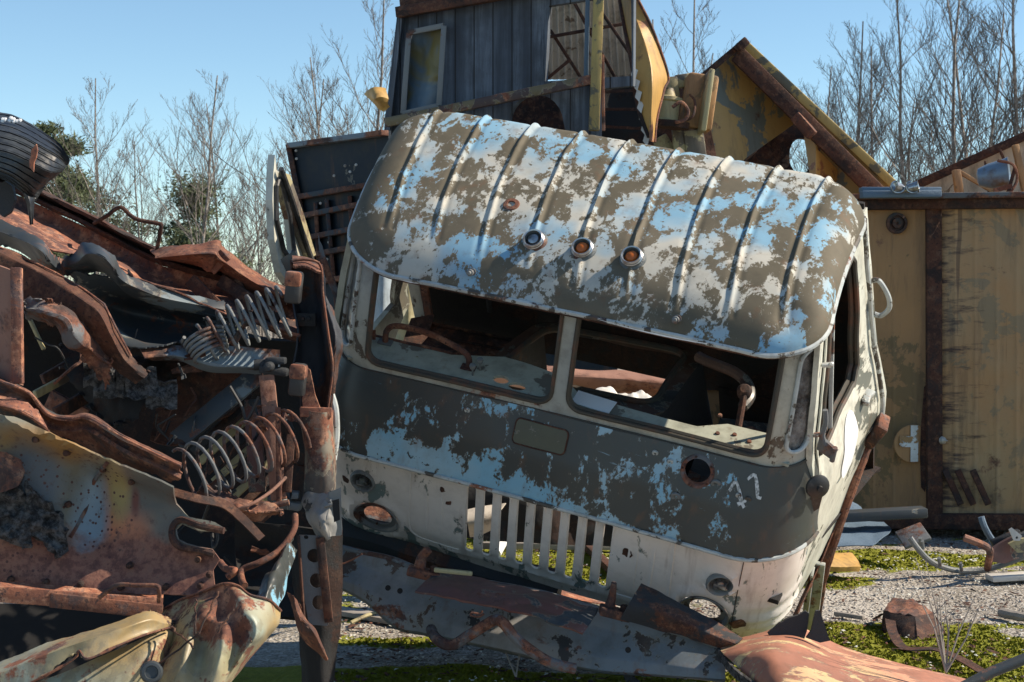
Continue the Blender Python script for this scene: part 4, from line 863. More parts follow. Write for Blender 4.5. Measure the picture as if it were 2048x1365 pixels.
# ---- trees
def branchy(m, tw, p, d, L, r, lev, rn, up):
    n = 5 if lev < 2 else 3; pts = [p]; q = p.copy(); dd = d.normalized(); rr = [r]
    for i in range(n):
        dd = (dd+Vector((rn.uniform(-1, 1), rn.uniform(-1, 1), rn.uniform(-.5, 1)*up))*(.10 if lev < 1 else .22)).normalized(); q = q+dd*L/n; pts.append(q.copy()); rr.append(r*(1-(i+1)/n*.75))
    (m if lev < 2 else tw).tube(pts, rr, 5 if lev == 0 else 3, cap=False)
    if lev >= 4: return
    k = (0, 0, 7, 5, 4)[lev] if lev else 0
    if lev == 0:
        K = 19
        for i in range(K):
            t = .22+.76*i/K+rn.uniform(-.01, .01); j = min(int(t*n), n-1); b = pts[j].lerp(pts[j+1], t*n-j); a = rn.uniform(0, 2*PI); e = rn.uniform(.75, 1.5)
            branchy(m, tw, b, Vector((math.cos(a), math.sin(a), e)), L*(1-t)*rn.uniform(.42, .62)+L*.05, r*(1-t)*.45+.006, 1, rn, up)
    else:
        K = (0, 7, 5, 3)[lev]
        for i in range(K):
            t = .2+.78*(i+rn.random())/K; j = min(int(t*n), n-1); b = pts[j].lerp(pts[j+1], t*n-j); dv = (pts[j+1]-pts[j]).normalized()
            sd_ = Vector((rn.uniform(-1, 1), rn.uniform(-1, 1), rn.uniform(-.2, 1))).normalized()
            branchy(m, tw, b, dv*.9+sd_*.75, L*rn.uniform(.38, .6)*(1-t*.4), max(r*.45, .004), lev+1, rn, up)
PROTO = []
for s_ in range(4):
    rn = random.Random(s_+11); m, tw = MB(), MB(); branchy(m, tw, Vector(), Vector((rn.uniform(-.12, .12), 0, 1)), 8.0, .075, 0, rn, .8)
    if s_ % 2: branchy(m, tw, Vector((.06, 0, 0)), Vector((rn.choice((-.22, .25)), .1, 1)), 7.0, .06, 0, rn, .8)
    PROTO.append((m, tw))
MESH = []
BT = [(190, 118, 36, 'bare tree with a forked crown behind the pine at the far left'), (283, 262, 42, 'short bare tree between the pine and the tall birch at left'), (396, 112, 34, 'tall bare tree over the dark pine, in the gap left of the thin door'), (452, 180, 44, 'faint bare tree just right of the tall one over the dark pine'), (520, 330, 55, 'low faint bare tree beside the upright thin door'), (600, 130, 40, 'bare bushy tree above the dark navy box body'), (668, 82, 36, 'bare tree with dense twigs touching the left side of the plank cabin'), (742, -30, 34, 'tallest bare tree at the left edge of the plank cabin'), (1362, -40, 38, 'bare tree rising over the yellow gable beside the torn panel'), (1325, -10, 33, 'bare tree partly hidden by the bright torn yellow panel'), (1690, 15, 40, 'bare tree standing over the sloping yellow roof'), (1640, 95, 46, 'thin bare tree just above the hole in the yellow box body'), (1752, 60, 48, 'bare tree above the lower end of the yellow roof'), (1828, -60, 42, 'bare tree between the yellow roof and the beige frame'), (1905, -120, 34, 'tall bare tree above the beige sloping frame'), (1960, -60, 38, 'many stemmed bare tree above the loudspeaker horn'), (2032, -150, 33, 'bare tree cut by the right edge of the picture'), (1780, 170, 60, 'small distant bare tree low behind the yellow roof end')]
for i, (x, top, d, lab) in enumerate(BT):
    b = P(x, 595, d); b.z = 0; H_ = CZ+(595-top)/FPX*d
    if i < 4:
        r_ = empty('bare_tree', b, lab, 'tree', 'bare trees behind the scrapyard'); mm, tw = PROTO[i]
        t1 = mm.build('trunk', 'bark', r_); t2 = tw.build('crown', 'twig', r_, flat=True); MESH.append((t1, t2))
    else:
        r_ = empty('bare_tree', b, lab, 'tree', 'bare trees behind the scrapyard')
        for o in MESH[(i*3+1) % 4]: c_ = o.copy(); COL.objects.link(c_); c_.parent = r_
    s_ = H_/8.4; r_.scale = (s_*.9, s_*.9, s_); r_.rotation_euler = (0, 0, i*2.1)
def pine(name, b, H_, W_, n, lab, seed):
    rn = random.Random(seed); r_ = empty(name, b, lab, 'tree', 'pines behind the scrapyard'); m = MB()
    m.tube([Vector((0, 0, 0)), Vector((.1, 0, H_*.5)), Vector((0, 0, H_*.95))], [.12, .09, .02], 7); m.build('trunk', 'bark', r_)
    m = MB()
    cl = []
    for i in range(26):
        t = .22+.76*rn.random(); a = rn.random()*2*PI; R_ = W_*(1-((t-.45)/.65)**2 if t > .45 else .9)*rn.uniform(.25, 1); cl.append((Vector((R_*math.cos(a), R_*math.sin(a), t*H_)), rn.uniform(.28, .6)*W_*.55))
    for i in range(n):
        c_, s_ = cl[rn.randrange(26)]; q = c_+Vector((rn.gauss(0, s_), rn.gauss(0, s_), rn.gauss(0, s_*.45))); dv = Vector((rn.uniform(-1, 1), rn.uniform(-1, 1), rn.uniform(-.2, .9))).normalized(); L = rn.uniform(.07, .17); w = dv.orthogonal().normalized()*L*.2
        m.add([q-w, q+w, q+dv*L], [(0, 1, 2)])
    m.build('crown', 'pine needles', r_, flat=True); return r_
def gb(x, d): b = P(x, 595, d); b.z = 0; return b
pine('pine_tree', gb(112, 38), 5.5, .75, 9000, 'dense green pine with a rounded top behind the black rubber sheet', 3)
pine('pine_tree', gb(200, 44), 4.3, 1.3, 5000, 'broad olive pine low between the two left bare trees', 5)
pine('pine_tree', gb(405, 41), 4.4, 1.05, 15000, 'dark ragged pine low behind the rusty side rail', 8)
# far scrub
m = MB(); rn = random.Random(9)
for i in range(2600):
    x = rn.uniform(-200, 2250); d = rn.uniform(50, 85); b = gb(x, d); L = rn.uniform(.8, 3.2)*(1.3 if nz((x/150, 0, 0)) > 0 else .8); pts = [b+Vector((0, 0, .0)), b+Vector((rn.uniform(-.2, .2), 0, L*.5)), b+Vector((rn.uniform(-.5, .5), 0, L))]
    m.tube(pts, [.02, .014, .004], 3, cap=False)
    for k in range(3):
        q = pts[1].lerp(pts[2], rn.random()); m.tube([q, q+Vector((rn.uniform(-.4, .4), rn.uniform(-.3, .3), rn.uniform(.1, .5)))], [.008, .003], 3, cap=False)
tag(m.build('scrub', 'twig', flat=True), 'thin grey brown scrub along the far edge of the yard', None, None, 'stuff')
# ---------------------------------------------------------------- materials of the wreck
def scorched():
    g = N('scorched panel'); x, y, z = g.xyz()[0:3]; wx = g.mth('MULTIPLY', g.mth('SUBTRACT', g.noise(3.2, 7, .68, .6), .5), .55); wf2 = g.mth('MULTIPLY', g.mth('SUBTRACT', g.noise(12, 8, .75), .5), .5)
    def blob(px_, py_, rx, rz, lo, hi):
        c_ = P(px_, py_, 5.35); a = g.mth('DIVIDE', g.mth('SUBTRACT', x, c_.x), rx); b = g.mth('DIVIDE', g.mth('SUBTRACT', z, c_.z), rz)
        d = g.mth('SQRT', g.mth('ADD', g.mth('MULTIPLY', a, a), g.mth('MULTIPLY', b, b))); return g.thr(g.mth('ADD', g.mth('ADD', d, wx), wf2), hi, lo)
    c = g.mix(g.noise(2.2, 4, .5), (.13, .135, .12), (.20, .19, .14))
    for px_, py_, rx, rz, lo, hi, cc in ((90, 890, .22, .07, .5, 1.2, (.26, .15, .05)), (235, 1075, .12, .22, .5, 1.1, (.42, .17, .09)), (300, 990, .15, .10, .5, 1.2, (.10, .105, .10)), (225, 985, .05, .12, .4, 1.1, (.30, .24, .10)), (165, 1060, .06, .20, .5, 1.15, (.20, .28, .34)), (330, 1090, .06, .12, .5, 1.2, (.14, .13, .115)), (60, 960, .10, .14, .5, 1.2, (.10, .12, .14)), (260, 1010, .015, .05, .4, 1.3, (.13, .05, .04)), (395, 1000, .10, .05, .5, 1.2, (.12, .07, .05)), (20, 1130, .14, .10, .6, 1.2, (.34, .17, .11))):
        c = g.mix(blob(px_, py_, rx, rz, lo, hi), c, cc)
    f = g.noise(26, 8, .75); low = g.thr(g.mth('ADD', z, g.mth('MULTIPLY', g.noise(4, 7, .7), .30)), .92, .86)
    c = g.mix(low, c, g.mix(g.thr(f, .42, .6), (.11, .045, .036), (.27, .125, .085)))
    sp2 = g.mth('MULTIPLY', g.thr(g.vor(48), .26, .18), g.thr(g.noise(5, 3, .5), .46, .54)); c = g.mix(sp2, c, (.075, .03, .028)); c = g.mix(g.thr(f, .55, .66, 0, .75), c, (.09, .055, .045))
    g.done(c, .72, 0, g.mth('ADD', g.noise(34, 8, .7), g.mth('MULTIPLY', g.noise(3, 3, .5), 1.2)), .5, .006)
scorched()
g = N('charred lump'); g.done(g.mix(g.thr(g.noise(34, 8, .8), .44, .6), (.018, .018, .020), (.17, .175, .18)), .8, 0, g.noise(30, 9, .8), 1, .03)
peel('cream green', (.34, .35, .23), (.28, .36, .32), .52, 1.6, (1, 1, 1), (.36, .26, .12), .515, (.45, .5), spots=.8, top2=(.34, .29, .17), soft=.06, fine=.3)
peel('slate panel', (.035, .045, .055), (.16, .20, .22), .60, 2.4, rust=.62, rough=(.5, .5))
peel('bumper paint', (.17, .21, .245), (.035, .038, .042), .59, 7.5, (1, 1, 1), (.09, .055, .04), .60, (.7, .65), (0, 0, 0), None, (.28, .26, .235), spots=.7, fine=.3)
peel('maroon plate', (.16, .065, .055), (.045, .055, .065), .555, 5, (1, 1, 1), None, .62, (.5, .55), (0, 0, 0), None, (.11, .075, .075))
peel('rust and yellow', (.30, .13, .085), (.56, .41, .21), .545, 4.0, (1, 2.6, 1), (.56, .27, .17), .76, (.55, .75), (0, 0, .6), None, (.46, .20, .13), fine=.3)
peel('worn beige', (.20, .175, .135), (.05, .045, .045), .50, 5, rust=.50, rough=(.7, .7))
rusty('black rust', .55, 2.2, (.028, .031, .036), .47)
peel('pale sheet', (.36, .42, .46), (.22, .27, .32), .58, 3)
g = N('ribbed rubber'); c = g.mix(g.thr(g.noise(5, 8, .7), .5, .72, 0, .8), (.016, .018, .021), (.085, .095, .10)); g.done(c, .42, 0, g.noise(50, 6, .7), .25, .003)
g = N('dry wood'); g.done(g.mix(g.noise(12, 6, .7, st=(.1, 1, 1)), (.14, .12, .10), (.40, .37, .34)), .9, 0, g.noise(30, 6, st=(.1, 1, 1)), .5, .005)
# ---------------------------------------------------------------- the burnt wreck on the left
bw_ = root('burnt_truck_wreck', Vector((-1.35, 6.0, 0)), 'burnt, crushed and rusted truck body filling the left side, heaped beside the olive cab', 'truck wreck')
def sh2(name, rows, mat, par=None, th=.005, **k):
    g_ = sheet_rows(rows, **k); m = MB(); m.grid([list(reversed(r)) for r in g_], th); return put(m, name, mat, par or bw_, 40)
rusty('lip rust', .75, 1.1, (.04, .045, .048), .52)
# upper side rail: a pressed channel running down to the right
A0 = [(-40, 330, 6.7), (60, 372, 6.65), (180, 430, 6.6), (300, 492, 6.55), (360, 512, 6.5), (480, 545, 6.5), (600, 592, 6.45)]
def off(L, dy, dd, dx=0): return [(x+dx, y+dy, d+dd) for x, y, d in L]
sh2('side_rail', [off(A0, -2, .10), off(A0, -4, 0), off(A0, 4, -.07), off(A0, 14, .03), off(A0, 20, -.05), off(A0, 30, -.03)], 'rust dark', fold=True, n=(90, 30), dent=.012, ds=5, seed=1)
sh2('side_panel', [off(A0, 30, -.02), off(A0, 55, -.04), off(A0, 80, -.26), [(-40, 455, 6.2), (60, 478, 6.18), (180, 525, 6.15), (290, 560, 6.14), (380, 596, 6.14), (480, 640, 6.2), (600, 690, 6.35)]], 'rust bright', n=(90, 30), dent=.028, ds=3.4, seed=2, crease=.01)
sh2('crumpled_flange', [[(300, 500, 6.45), (340, 492, 6.4), (400, 488, 6.35), (436, 482, 6.35), (452, 500, 6.4), (520, 548, 6.42), (585, 584, 6.4)], [(312, 516, 6.3), (350, 512, 6.25), (400, 508, 6.2), (430, 508, 6.2), (446, 522, 6.25), (510, 566, 6.3), (580, 598, 6.3)], [(322, 520, 6.42), (360, 524, 6.4), (396, 530, 6.35), (418, 542, 6.3), (440, 540, 6.35), (500, 590, 6.4), (570, 612, 6.4)]], 'rust', fold=True, n=(60, 16), dent=.012, tear=.012, seed=3)
for k, (a, b) in enumerate((((420, 540, 6.3), (452, 508, 6.28)), ((440, 560, 6.35), (560, 640, 6.3)), ((470, 560, 6.36), (500, 650, 6.3)), ((380, 560, 6.32), (460, 640, 6.25)))):
    m = MB(); m.bar(P(*a), P(*b), .05, .02, (0, 1, 0), .004); put(m, 'brace', 'rust dark' if k else 'rust', bw_)
# ruffled strip and slate panel
sh2('ruffled_strip', [[(-40, 425, 6.15), (30, 452, 6.1), (80, 480, 6.0), (104, 508, 6.0), (120, 516, 6.1), (150, 505, 6.1), (166, 486, 6.05), (200, 494, 5.95), (228, 514, 6.0), (250, 545, 6.1), (330, 580, 6.15), (450, 604, 6.2)], [(-40, 450, 6.1), (30, 475, 6.02), (80, 500, 5.9), (100, 525, 5.95), (125, 535, 6.1), (155, 525, 6.05), (175, 508, 5.9), (205, 514, 5.82), (226, 535, 5.9), (250, 565, 6.05), (330, 596, 6.1), (450, 620, 6.18)], [(-40, 480, 6.15), (40, 505, 6.1), (90, 540, 6.05), (120, 550, 6.1), (145, 552, 6.15), (170, 548, 6.15), (195, 545, 6.15), (215, 552, 6.1), (235, 570, 6.1), (260, 590, 6.15), (330, 615, 6.18), (450, 640, 6.2)]], 'slate panel', fold=True, n=(110, 22), dent=.008, ds=7, tear=.012, seed=4)
sh2('slate_panel', [[(140, 545, 6.1), (220, 560, 6.1), (330, 600, 6.15), (470, 640, 6.2)], [(170, 600, 6.15), (240, 620, 6.3), (340, 640, 6.35), (470, 660, 6.3)], [(210, 650, 6.1), (260, 668, 6.15), (350, 690, 6.2), (450, 680, 6.2)], [(240, 690, 6.0), (290, 694, 5.95), (360, 684, 6.0), (450, 664, 6.1)]], 'slate panel', n=(50, 36), dent=.02, ds=3, tear=.012, seed=5)
sh2('pale_ledge', [[(280, 700, 5.98), (340, 692, 6.0), (420, 690, 6.05), (560, 700, 6.1)], [(290, 716, 5.9), (350, 712, 5.95), (430, 730, 6.0), (560, 740, 6.1)], [(310, 722, 6.0), (360, 722, 6.02), (430, 745, 6.1), (545, 752, 6.15)]], 'rust blue', fold=True, n=(40, 12), dent=.01, seed=6)
# curved rust fender over the void
sh2('fender', [[(-40, 478, 5.95), (40, 512, 5.95), (110, 545, 5.9), (170, 580, 5.85), (208, 608, 5.8), (234, 660, 5.8), (262, 712, 5.85), (300, 745, 5.9)], [(-40, 490, 5.85), (40, 524, 5.85), (108, 562, 5.8), (160, 596, 5.75), (196, 624, 5.72), (222, 672, 5.75), (250, 722, 5.8), (290, 755, 5.85)], [(-40, 600, 5.86), (46, 600, 5.84), (84, 600, 5.8), (115, 612, 5.78), (142, 645, 5.78), (165, 674, 5.8), (219, 730, 5.85), (270, 770, 5.9)]], 'rust dark', fold=True, n=(70, 18), dent=.014, tear=.012, seed=7)
m = MB(); m.tube([P(x, y, d-.02) for x, y, d in ((-40, 478, 5.95), (40, 512, 5.95), (110, 545, 5.9), (170, 580, 5.85), (208, 608, 5.8), (234, 660, 5.8), (262, 712, 5.85))], .004, 6); put(m, 'fender_edge', 'rust bright', bw_)
sh2('upright_pillar', [[(-60, 520, 5.7), (-10, 530, 5.65), (22, 540, 5.6), (44, 536, 5.62)], [(-60, 640, 5.7), (-10, 640, 5.64), (22, 640, 5.58), (46, 640, 5.6)], [(-60, 760, 5.7), (-10, 760, 5.65), (24, 764, 5.58), (47, 772, 5.6)]], 'pink rust', n=(16, 30), dent=.008, seed=8, th=.012)
m = MB(); m.bar(P(33, 536, 5.55), P(36, 768, 5.53), .035, .03, (0, 1, 0), .004); put(m, 'pillar_flange', 'rust bright', bw_)
sh2('burnt_lining', [[(50, 598, 5.75), (90, 600, 5.7), (128, 610, 5.7), (160, 640, 5.75), (200, 680, 5.8), (226, 700, 5.85)], [(50, 620, 5.7), (90, 626, 5.6), (130, 640, 5.62), (150, 672, 5.65), (190, 705, 5.75), (222, 730, 5.8)], [(52, 640, 5.8), (95, 645, 5.75), (120, 655, 5.72), (146, 695, 5.75), (180, 735, 5.8), (215, 770, 5.85)]], 'rust grey', fold=True, n=(50, 26), dent=.03, ds=8, seed=9, tear=.03)
for k, (x, y) in enumerate(((195, 715), (215, 740), (262, 740), (280, 735), (320, 760))):
    m = MB(); q = P(x, y, 5.95); gg = [[q+Vector((.022*i-.05, .03*nz((i, j, k), .5), -.02*j+.02*nz((i, j, k+9), .6))) for i in range(6)] for j in range(6)]; m.grid(gg, .004); put(m, 'hanging_scrap', 'charred lump', bw_)
# the dark inside: a near-black sheet added behind to stand for its shade
sh2('shade_backing', [[(20, 560, 6.6), (200, 600, 6.7), (400, 660, 6.8), (640, 690, 6.7)], [(20, 700, 6.9), (200, 720, 7.0), (400, 740, 6.9), (640, 780, 6.8)], [(20, 900, 6.8), (200, 930, 6.9), (400, 1000, 6.8), (640, 1000, 6.8)], [(20, 1200, 6.5), (200, 1220, 6.5), (400, 1240, 6.5), (600, 1240, 6.5)]], 'char', n=(40, 30), dent=.06, ds=2, seed=10, th=.02)
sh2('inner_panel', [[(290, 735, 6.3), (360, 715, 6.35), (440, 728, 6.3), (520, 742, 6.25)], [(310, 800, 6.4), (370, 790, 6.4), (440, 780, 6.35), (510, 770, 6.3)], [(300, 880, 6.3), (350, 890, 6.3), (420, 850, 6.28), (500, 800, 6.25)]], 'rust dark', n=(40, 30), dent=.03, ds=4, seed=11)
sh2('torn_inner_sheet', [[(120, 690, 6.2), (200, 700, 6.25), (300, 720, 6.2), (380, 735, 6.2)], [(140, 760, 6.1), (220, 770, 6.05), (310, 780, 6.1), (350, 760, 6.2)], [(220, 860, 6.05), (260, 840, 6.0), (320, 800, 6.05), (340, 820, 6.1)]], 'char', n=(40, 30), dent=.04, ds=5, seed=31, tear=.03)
m = MB(); m.bar(P(352, 884, 6.1), P(522, 744, 6.15), .075, .02, (.2, -1, .6), .004); put(m, 'blue_strip', 'slate panel', bw_)
m = MB(); m.bar(P(360, 868, 6.16), P(512, 738, 6.2), .02, .03, (0, 1, 0), .004); put(m, 'strip_rail', 'rust grey', bw_)
for a, b, w_, mt in (((85, 760, 6.3), (190, 700, 6.5), .04, 'rust'), ((70, 790, 6.2), (200, 720, 6.45), .03, 'pale yellow'), ((110, 830, 6.1), (230, 760, 6.4), .05, 'rust dark'), ((60, 640, 6.1), (88, 700, 6.1), .012, 'pale yellow'), ((95, 800, 6.4), (170, 840, 6.4), .09, 'pink rust')):
    m = MB(); m.bar(P(*a), P(*b), w_, .02, (0, 1, .3), .004); put(m, 'loose_bar', mt, bw_)
# long rusty lip
B0 = [(-60, 745, 5.5), (0, 762, 5.45), (60, 788, 5.45), (95, 828, 5.5), (140, 838, 5.5), (178, 836, 5.45), (240, 872, 5.4), (300, 902, 5.4), (362, 932, 5.4)]
sh2('lip_plate', [off(B0, -8, .20), off(B0, -4, .05), off(B0, 0, -.05), off(B0, 14, -.02), off(B0, 26, -.04), [(-60, 830, 5.55), (0, 832, 5.5), (60, 845, 5.5), (110, 870, 5.5), (160, 890, 5.5), (210, 915, 5.48), (250, 935, 5.45), (300, 950, 5.42), (340, 965, 5.42)]], 'lip rust', fold=True, n=(80, 26), dent=.016, ds=5, tear=.012, seed=12, crease=.006)
m = MB(); m.tube(cr([P(x, y, d-.07) for x, y, d in B0], 70), [.004+.003*nz((i*.3, 0, 0)) for i in range(70)], 7); put(m, 'lip_edge', 'rust bright', bw_)
sh2('folded_strip', [[(-60, 770, 5.42), (0, 790, 5.4), (40, 800, 5.38), (75, 822, 5.38), (96, 860, 5.4)], [(-60, 800, 5.38), (0, 812, 5.34), (36, 822, 5.32), (70, 840, 5.34), (98, 862, 5.36)], [(-60, 812, 5.42), (0, 818, 5.4), (40, 828, 5.38), (70, 845, 5.38), (97, 864, 5.4)]], 'rust bright', fold=True, n=(40, 12), dent=.006, tear=.012, seed=13)
# big scorched panel with a cut slot
def DB(x, y): return 5.35-.0002*(x-200)+.10*math.sin((x-60)/150)*math.cos((y-1000)/120)+.07*math.exp(-((x-185)/40)**2-((y-1000)/90)**2)-.12*math.exp(-((y-835-(x*.38))/26)**2)-.05*math.exp(-(((x-395)/60)**2+((y-1075)/38)**2))
m = pp([(-80, 815), (30, 835), (60, 846), (180, 905), (290, 950), (345, 975), (352, 1010), (378, 1033), (430, 1044), (452, 1062), (440, 1066), (395, 1060), (362, 1048), (352, 1058), (354, 1080), (372, 1090), (425, 1100), (440, 1118), (426, 1140), (430, 1192), (200, 1186), (-80, 1180)], [], DB, .006, 11, dent=.022, ds=3.2, jag=2.5, seed=3)
big_ = put(m, 'scorched_panel', 'scorched panel', bw_)
m = MB(); m.tube(cr([P(x, y, DB(x, y)-.02) for x, y in ((448, 1062), (400, 1052), (364, 1040), (346, 1052), (345, 1078), (362, 1095), (400, 1102), (428, 1110))], 40), .011, 8); put(m, 'slot_flange', 'rust dark', bw_)
m = MB(); m.tube(cr([P(x, y, DB(x, y)-.0) for x, y in ((215, 925), (190, 960), (180, 1000), (160, 1040), (140, 1075))], 20), .007, 6); put(m, 'panel_crease', 'rust grey', bw_)
for k, (pts) in enumerate(([(0, 905), (18, 905), (40, 950), (52, 1010), (70, 1050), (60, 1100), (20, 1090), (-30, 1060), (-40, 950)], [(48, 960), (85, 1000), (118, 1030), (140, 1100), (120, 1115), (95, 1085), (60, 1070)])):
    m = pp(pts, [], lambda x, y: DB(x, y)-.03, .02, 6, dent=.035, ds=22, jag=5, seed=k); put(m, 'charred_crust', 'charred lump', bw_)
m = pp([(-30, 900), (14, 905), (44, 920), (50, 945), (38, 972), (12, 985), (-30, 990)], [], lambda x, y: DB(x, y)-.055, .008, 7, dent=.012, jag=3); put(m, 'rust_patch', 'rust', bw_)
# bottom rail and what hangs below
m = MB(); m.bar(P(-60, 1176, 5.25), P(325, 1206, 5.35), .10, .016, (0, -.3, 1), .003); m.bar(P(-60, 1184, 5.20), P(325, 1213, 5.30), .012, .05, (0, 0, 1), .003); put(m, 'bottom_rail', 'rust bright', bw_)
m = MB(); m.bar(P(100, 1200, 5.23), P(325, 1224, 5.3), .02, .045, (0, 0, 1), .004); put(m, 'rail_face', 'rust grey', bw_)
sh2('rail_shade', [[(-80, 1200, 5.9), (150, 1215, 6.0), (330, 1230, 6.0), (430, 1200, 6.1)], [(-80, 1330, 5.8), (150, 1320, 5.9), (300, 1330, 5.9), (430, 1300, 6.0)], [(-80, 1500, 5.7), (150, 1500, 5.8), (300, 1500, 5.8), (420, 1420, 5.9)]], 'dark void', n=(20, 14), dent=.05, ds=2, seed=14, th=.02)  # near-black sheet added for the shade below the rail
rw = random.Random(77)
for k in range(26):                        # cables, hoses and thin rods tangled in the void
    x, y = rw.uniform(60, 560), rw.uniform(600, 1130)
    if x < 330 and y > 880: x += 330
    d = 5.95+rw.uniform(-.15, .25) if x > 330 else 6.05+rw.uniform(0, .2); x2, y2 = x+rw.uniform(-90, 90), y+rw.uniform(10, 110)
    a, b = P(x, y, d), P(x2, y2, d+rw.uniform(-.1, .1)); c_ = (a+b)/2+Vector((rw.uniform(-.06, .06), rw.uniform(-.05, .05), rw.uniform(-.12, .02))); m = MB(); m.tube(cr([a, a.lerp(c_, .6)+Vector((rw.uniform(-.02, .02), 0, 0)), c_, b], 24), rw.choice((.0025, .0035, .006)), 6); put(m, 'cable', rw.choice(('black rubber', 'rust', 'rust dark', 'dark steel')), bw_)
for k in range(22):                        # torn shards
    x, y = rw.uniform(330, 590), rw.uniform(560, 1150); d = rw.uniform(5.85, 6.15); q = P(x, y, d); L = rw.uniform(.03, .11); a = rw.uniform(0, 6.28); u_ = Vector((math.cos(a), rw.uniform(-.4, .4), math.sin(a)))*L; v_ = Vector((-math.sin(a), rw.uniform(-.5, .5), math.cos(a)))*L*rw.uniform(.2, .5)
    rows = [[q+u_*(i/5-.5)+v_*(j/3-.5)*(1-.7*i/5)+Vector((0, .02*nz((i*.5, j*.5, k), 1), .01*nz((i*.8, j, k)))) for i in range(6)] for j in range(4)]
    m = MB(); m.grid(rows, .003); put(m, 'shard', rw.choice(('rust', 'rust dark', 'lip rust', 'rust grey', 'slate panel')), bw_)
for x, y in ((70, 880), (132, 907), (205, 940), (262, 965), (20, 1160), (90, 1166), (160, 1170), (240, 1176), (330, 1175), (400, 1172), (395, 1120), (418, 1150), (135, 1010), (258, 1132)):
    m = MB(); m.lathe(P(x, y, DB(x, y)-.02), (0, -1, 0), [(.011, -.02), (.010, .004), (.005, .008), (0, .008)], 8); put(m, 'rivet', 'rust dark', big_)
# cream green crumpled wing
cg = root('crumpled_wing', P(380, 1390, 5.5), 'cream green crumpled wing panel with rust streaks, lowest in the left heap', 'metal panel')
sh2('wing_panel', [[(322, 1222, 5.35), (360, 1200, 5.3), (400, 1186, 5.25), (445, 1168, 5.2), (476, 1172, 5.2), (500, 1190, 5.18), (538, 1200, 5.2), (562, 1222, 5.3)], [(330, 1246, 5.25), (370, 1238, 5.18), (410, 1232, 5.12), (450, 1222, 5.16), (486, 1226, 5.08), (515, 1232, 5.08), (540, 1240, 5.15), (558, 1250, 5.25)], [(340, 1285, 5.2), (375, 1272, 5.12), (410, 1275, 5.15), (446, 1268, 5.05), (480, 1268, 5.1), (510, 1275, 5.05), (532, 1272, 5.12), (536, 1282, 5.25)], [(310, 1340, 5.15), (360, 1330, 5.05), (400, 1330, 5.08), (436, 1325, 5.0), (465, 1322, 5.06), (485, 1312, 5.05), (500, 1312, 5.12), (500, 1318, 5.25)], [(260, 1440, 5.1), (330, 1430, 5.0), (380, 1420, 5.0), (410, 1410, 5.0), (430, 1400, 5.0), (440, 1392, 5.05), (450, 1385, 5.12), (452, 1380, 5.25)]], 'cream green', cg, n=(70, 60), dent=.006, ds=5, seed=15, crease=.006)
m = MB(); m.tube(cr([P(x, y, d-.01) for x, y, d in ((322, 1222, 5.35), (360, 1200, 5.3), (400, 1186, 5.25), (445, 1168, 5.2), (476, 1172, 5.2), (500, 1190, 5.18), (538, 1200, 5.2), (562, 1222, 5.3))], 50), .004, 7); put(m, 'rusty_edge', 'rust', cg)
sh2('upper_flap', [[(-60, 1352, 5.1), (60, 1300, 5.1), (160, 1266, 5.12), (250, 1238, 5.15), (298, 1222, 5.18), (330, 1232, 5.2), (350, 1244, 5.22)], [(-60, 1372, 5.0), (60, 1322, 5.0), (160, 1285, 5.0), (250, 1256, 5.04), (300, 1240, 5.1), (325, 1246, 5.15), (346, 1250, 5.2)], [(-60, 1440, 4.98), (60, 1370, 4.98), (152, 1306, 5.0), (172, 1318, 4.98), (235, 1290, 5.02), (290, 1268, 5.08), (345, 1252, 5.2)]], 'cream green', cg, fold=True, n=(70, 26), dent=.006, ds=6, seed=16, tear=.012)
m = MB(); m.tube(cr([P(x, y, d-.008) for x, y, d in ((20, 1385, 4.98), (90, 1352, 4.97), (148, 1318, 4.98), (158, 1302, 4.98), (176, 1318, 4.96), (235, 1292, 5.0), (290, 1270, 5.06), (345, 1254, 5.18))], 50), [.003+.005*abs(nz((i*.35, 0, 2))) for i in range(50)], 7); put(m, 'torn_edge', 'rust', cg)
sh2('lower_skin', [[(20, 1385, 5.05), (130, 1345, 5.05), (230, 1300, 5.1), (300, 1272, 5.15), (350, 1252, 5.22)], [(60, 1460, 5.0), (160, 1420, 5.0), (240, 1360, 5.02), (300, 1310, 5.08), (345, 1270, 5.2)], [(100, 1540, 5.0), (200, 1500, 5.0), (260, 1450, 5.05), (310, 1380, 5.1), (340, 1300, 5.2)]], 'cream green', cg, n=(40, 30), dent=.012, ds=4, seed=17)
m = MB(); m.lathe(P(303, 1345, 4.98), (.2, -1, .2), [(.032, -.02), (.034, 0), (.028, .012), (.020, .013), (.018, .006), (0, .006)], 20); put(m, 'round_cap', 'slate panel', cg)
sh2('peeled_post', [[(590, 1068, 5.75), (580, 1085, 5.7), (596, 1100, 5.75)], [(560, 1110, 5.6), (558, 1130, 5.5), (582, 1140, 5.6)], [(530, 1160, 5.45), (538, 1180, 5.35), (566, 1190, 5.5)], [(508, 1200, 5.35), (530, 1215, 5.3), (556, 1222, 5.4)]], 'hood paint', cg, n=(16, 30), dent=.02, ds=8, seed=18)
for a, b in (((395, 1196, 5.15), (395, 1262, 5.05)), ((440, 1180, 5.12), (402, 1262, 5.05)), ((402, 1262, 5.02), (310, 1335, 5.02)), ((345, 1250, 5.15), (390, 1290, 5.05)), ((470, 1215, 5.05), (440, 1260, 5.02))):
    a_, b_ = P(*a), P(*b); m = MB(); m.tube([a_.lerp(b_, i/9)+Vector((.01*nz((i*.6, 1, 0)), -.03, .01*nz((i*.6, 3, 0)))) for i in range(10)], .0032, 6); put(m, 'crease', 'rust dark', cg)
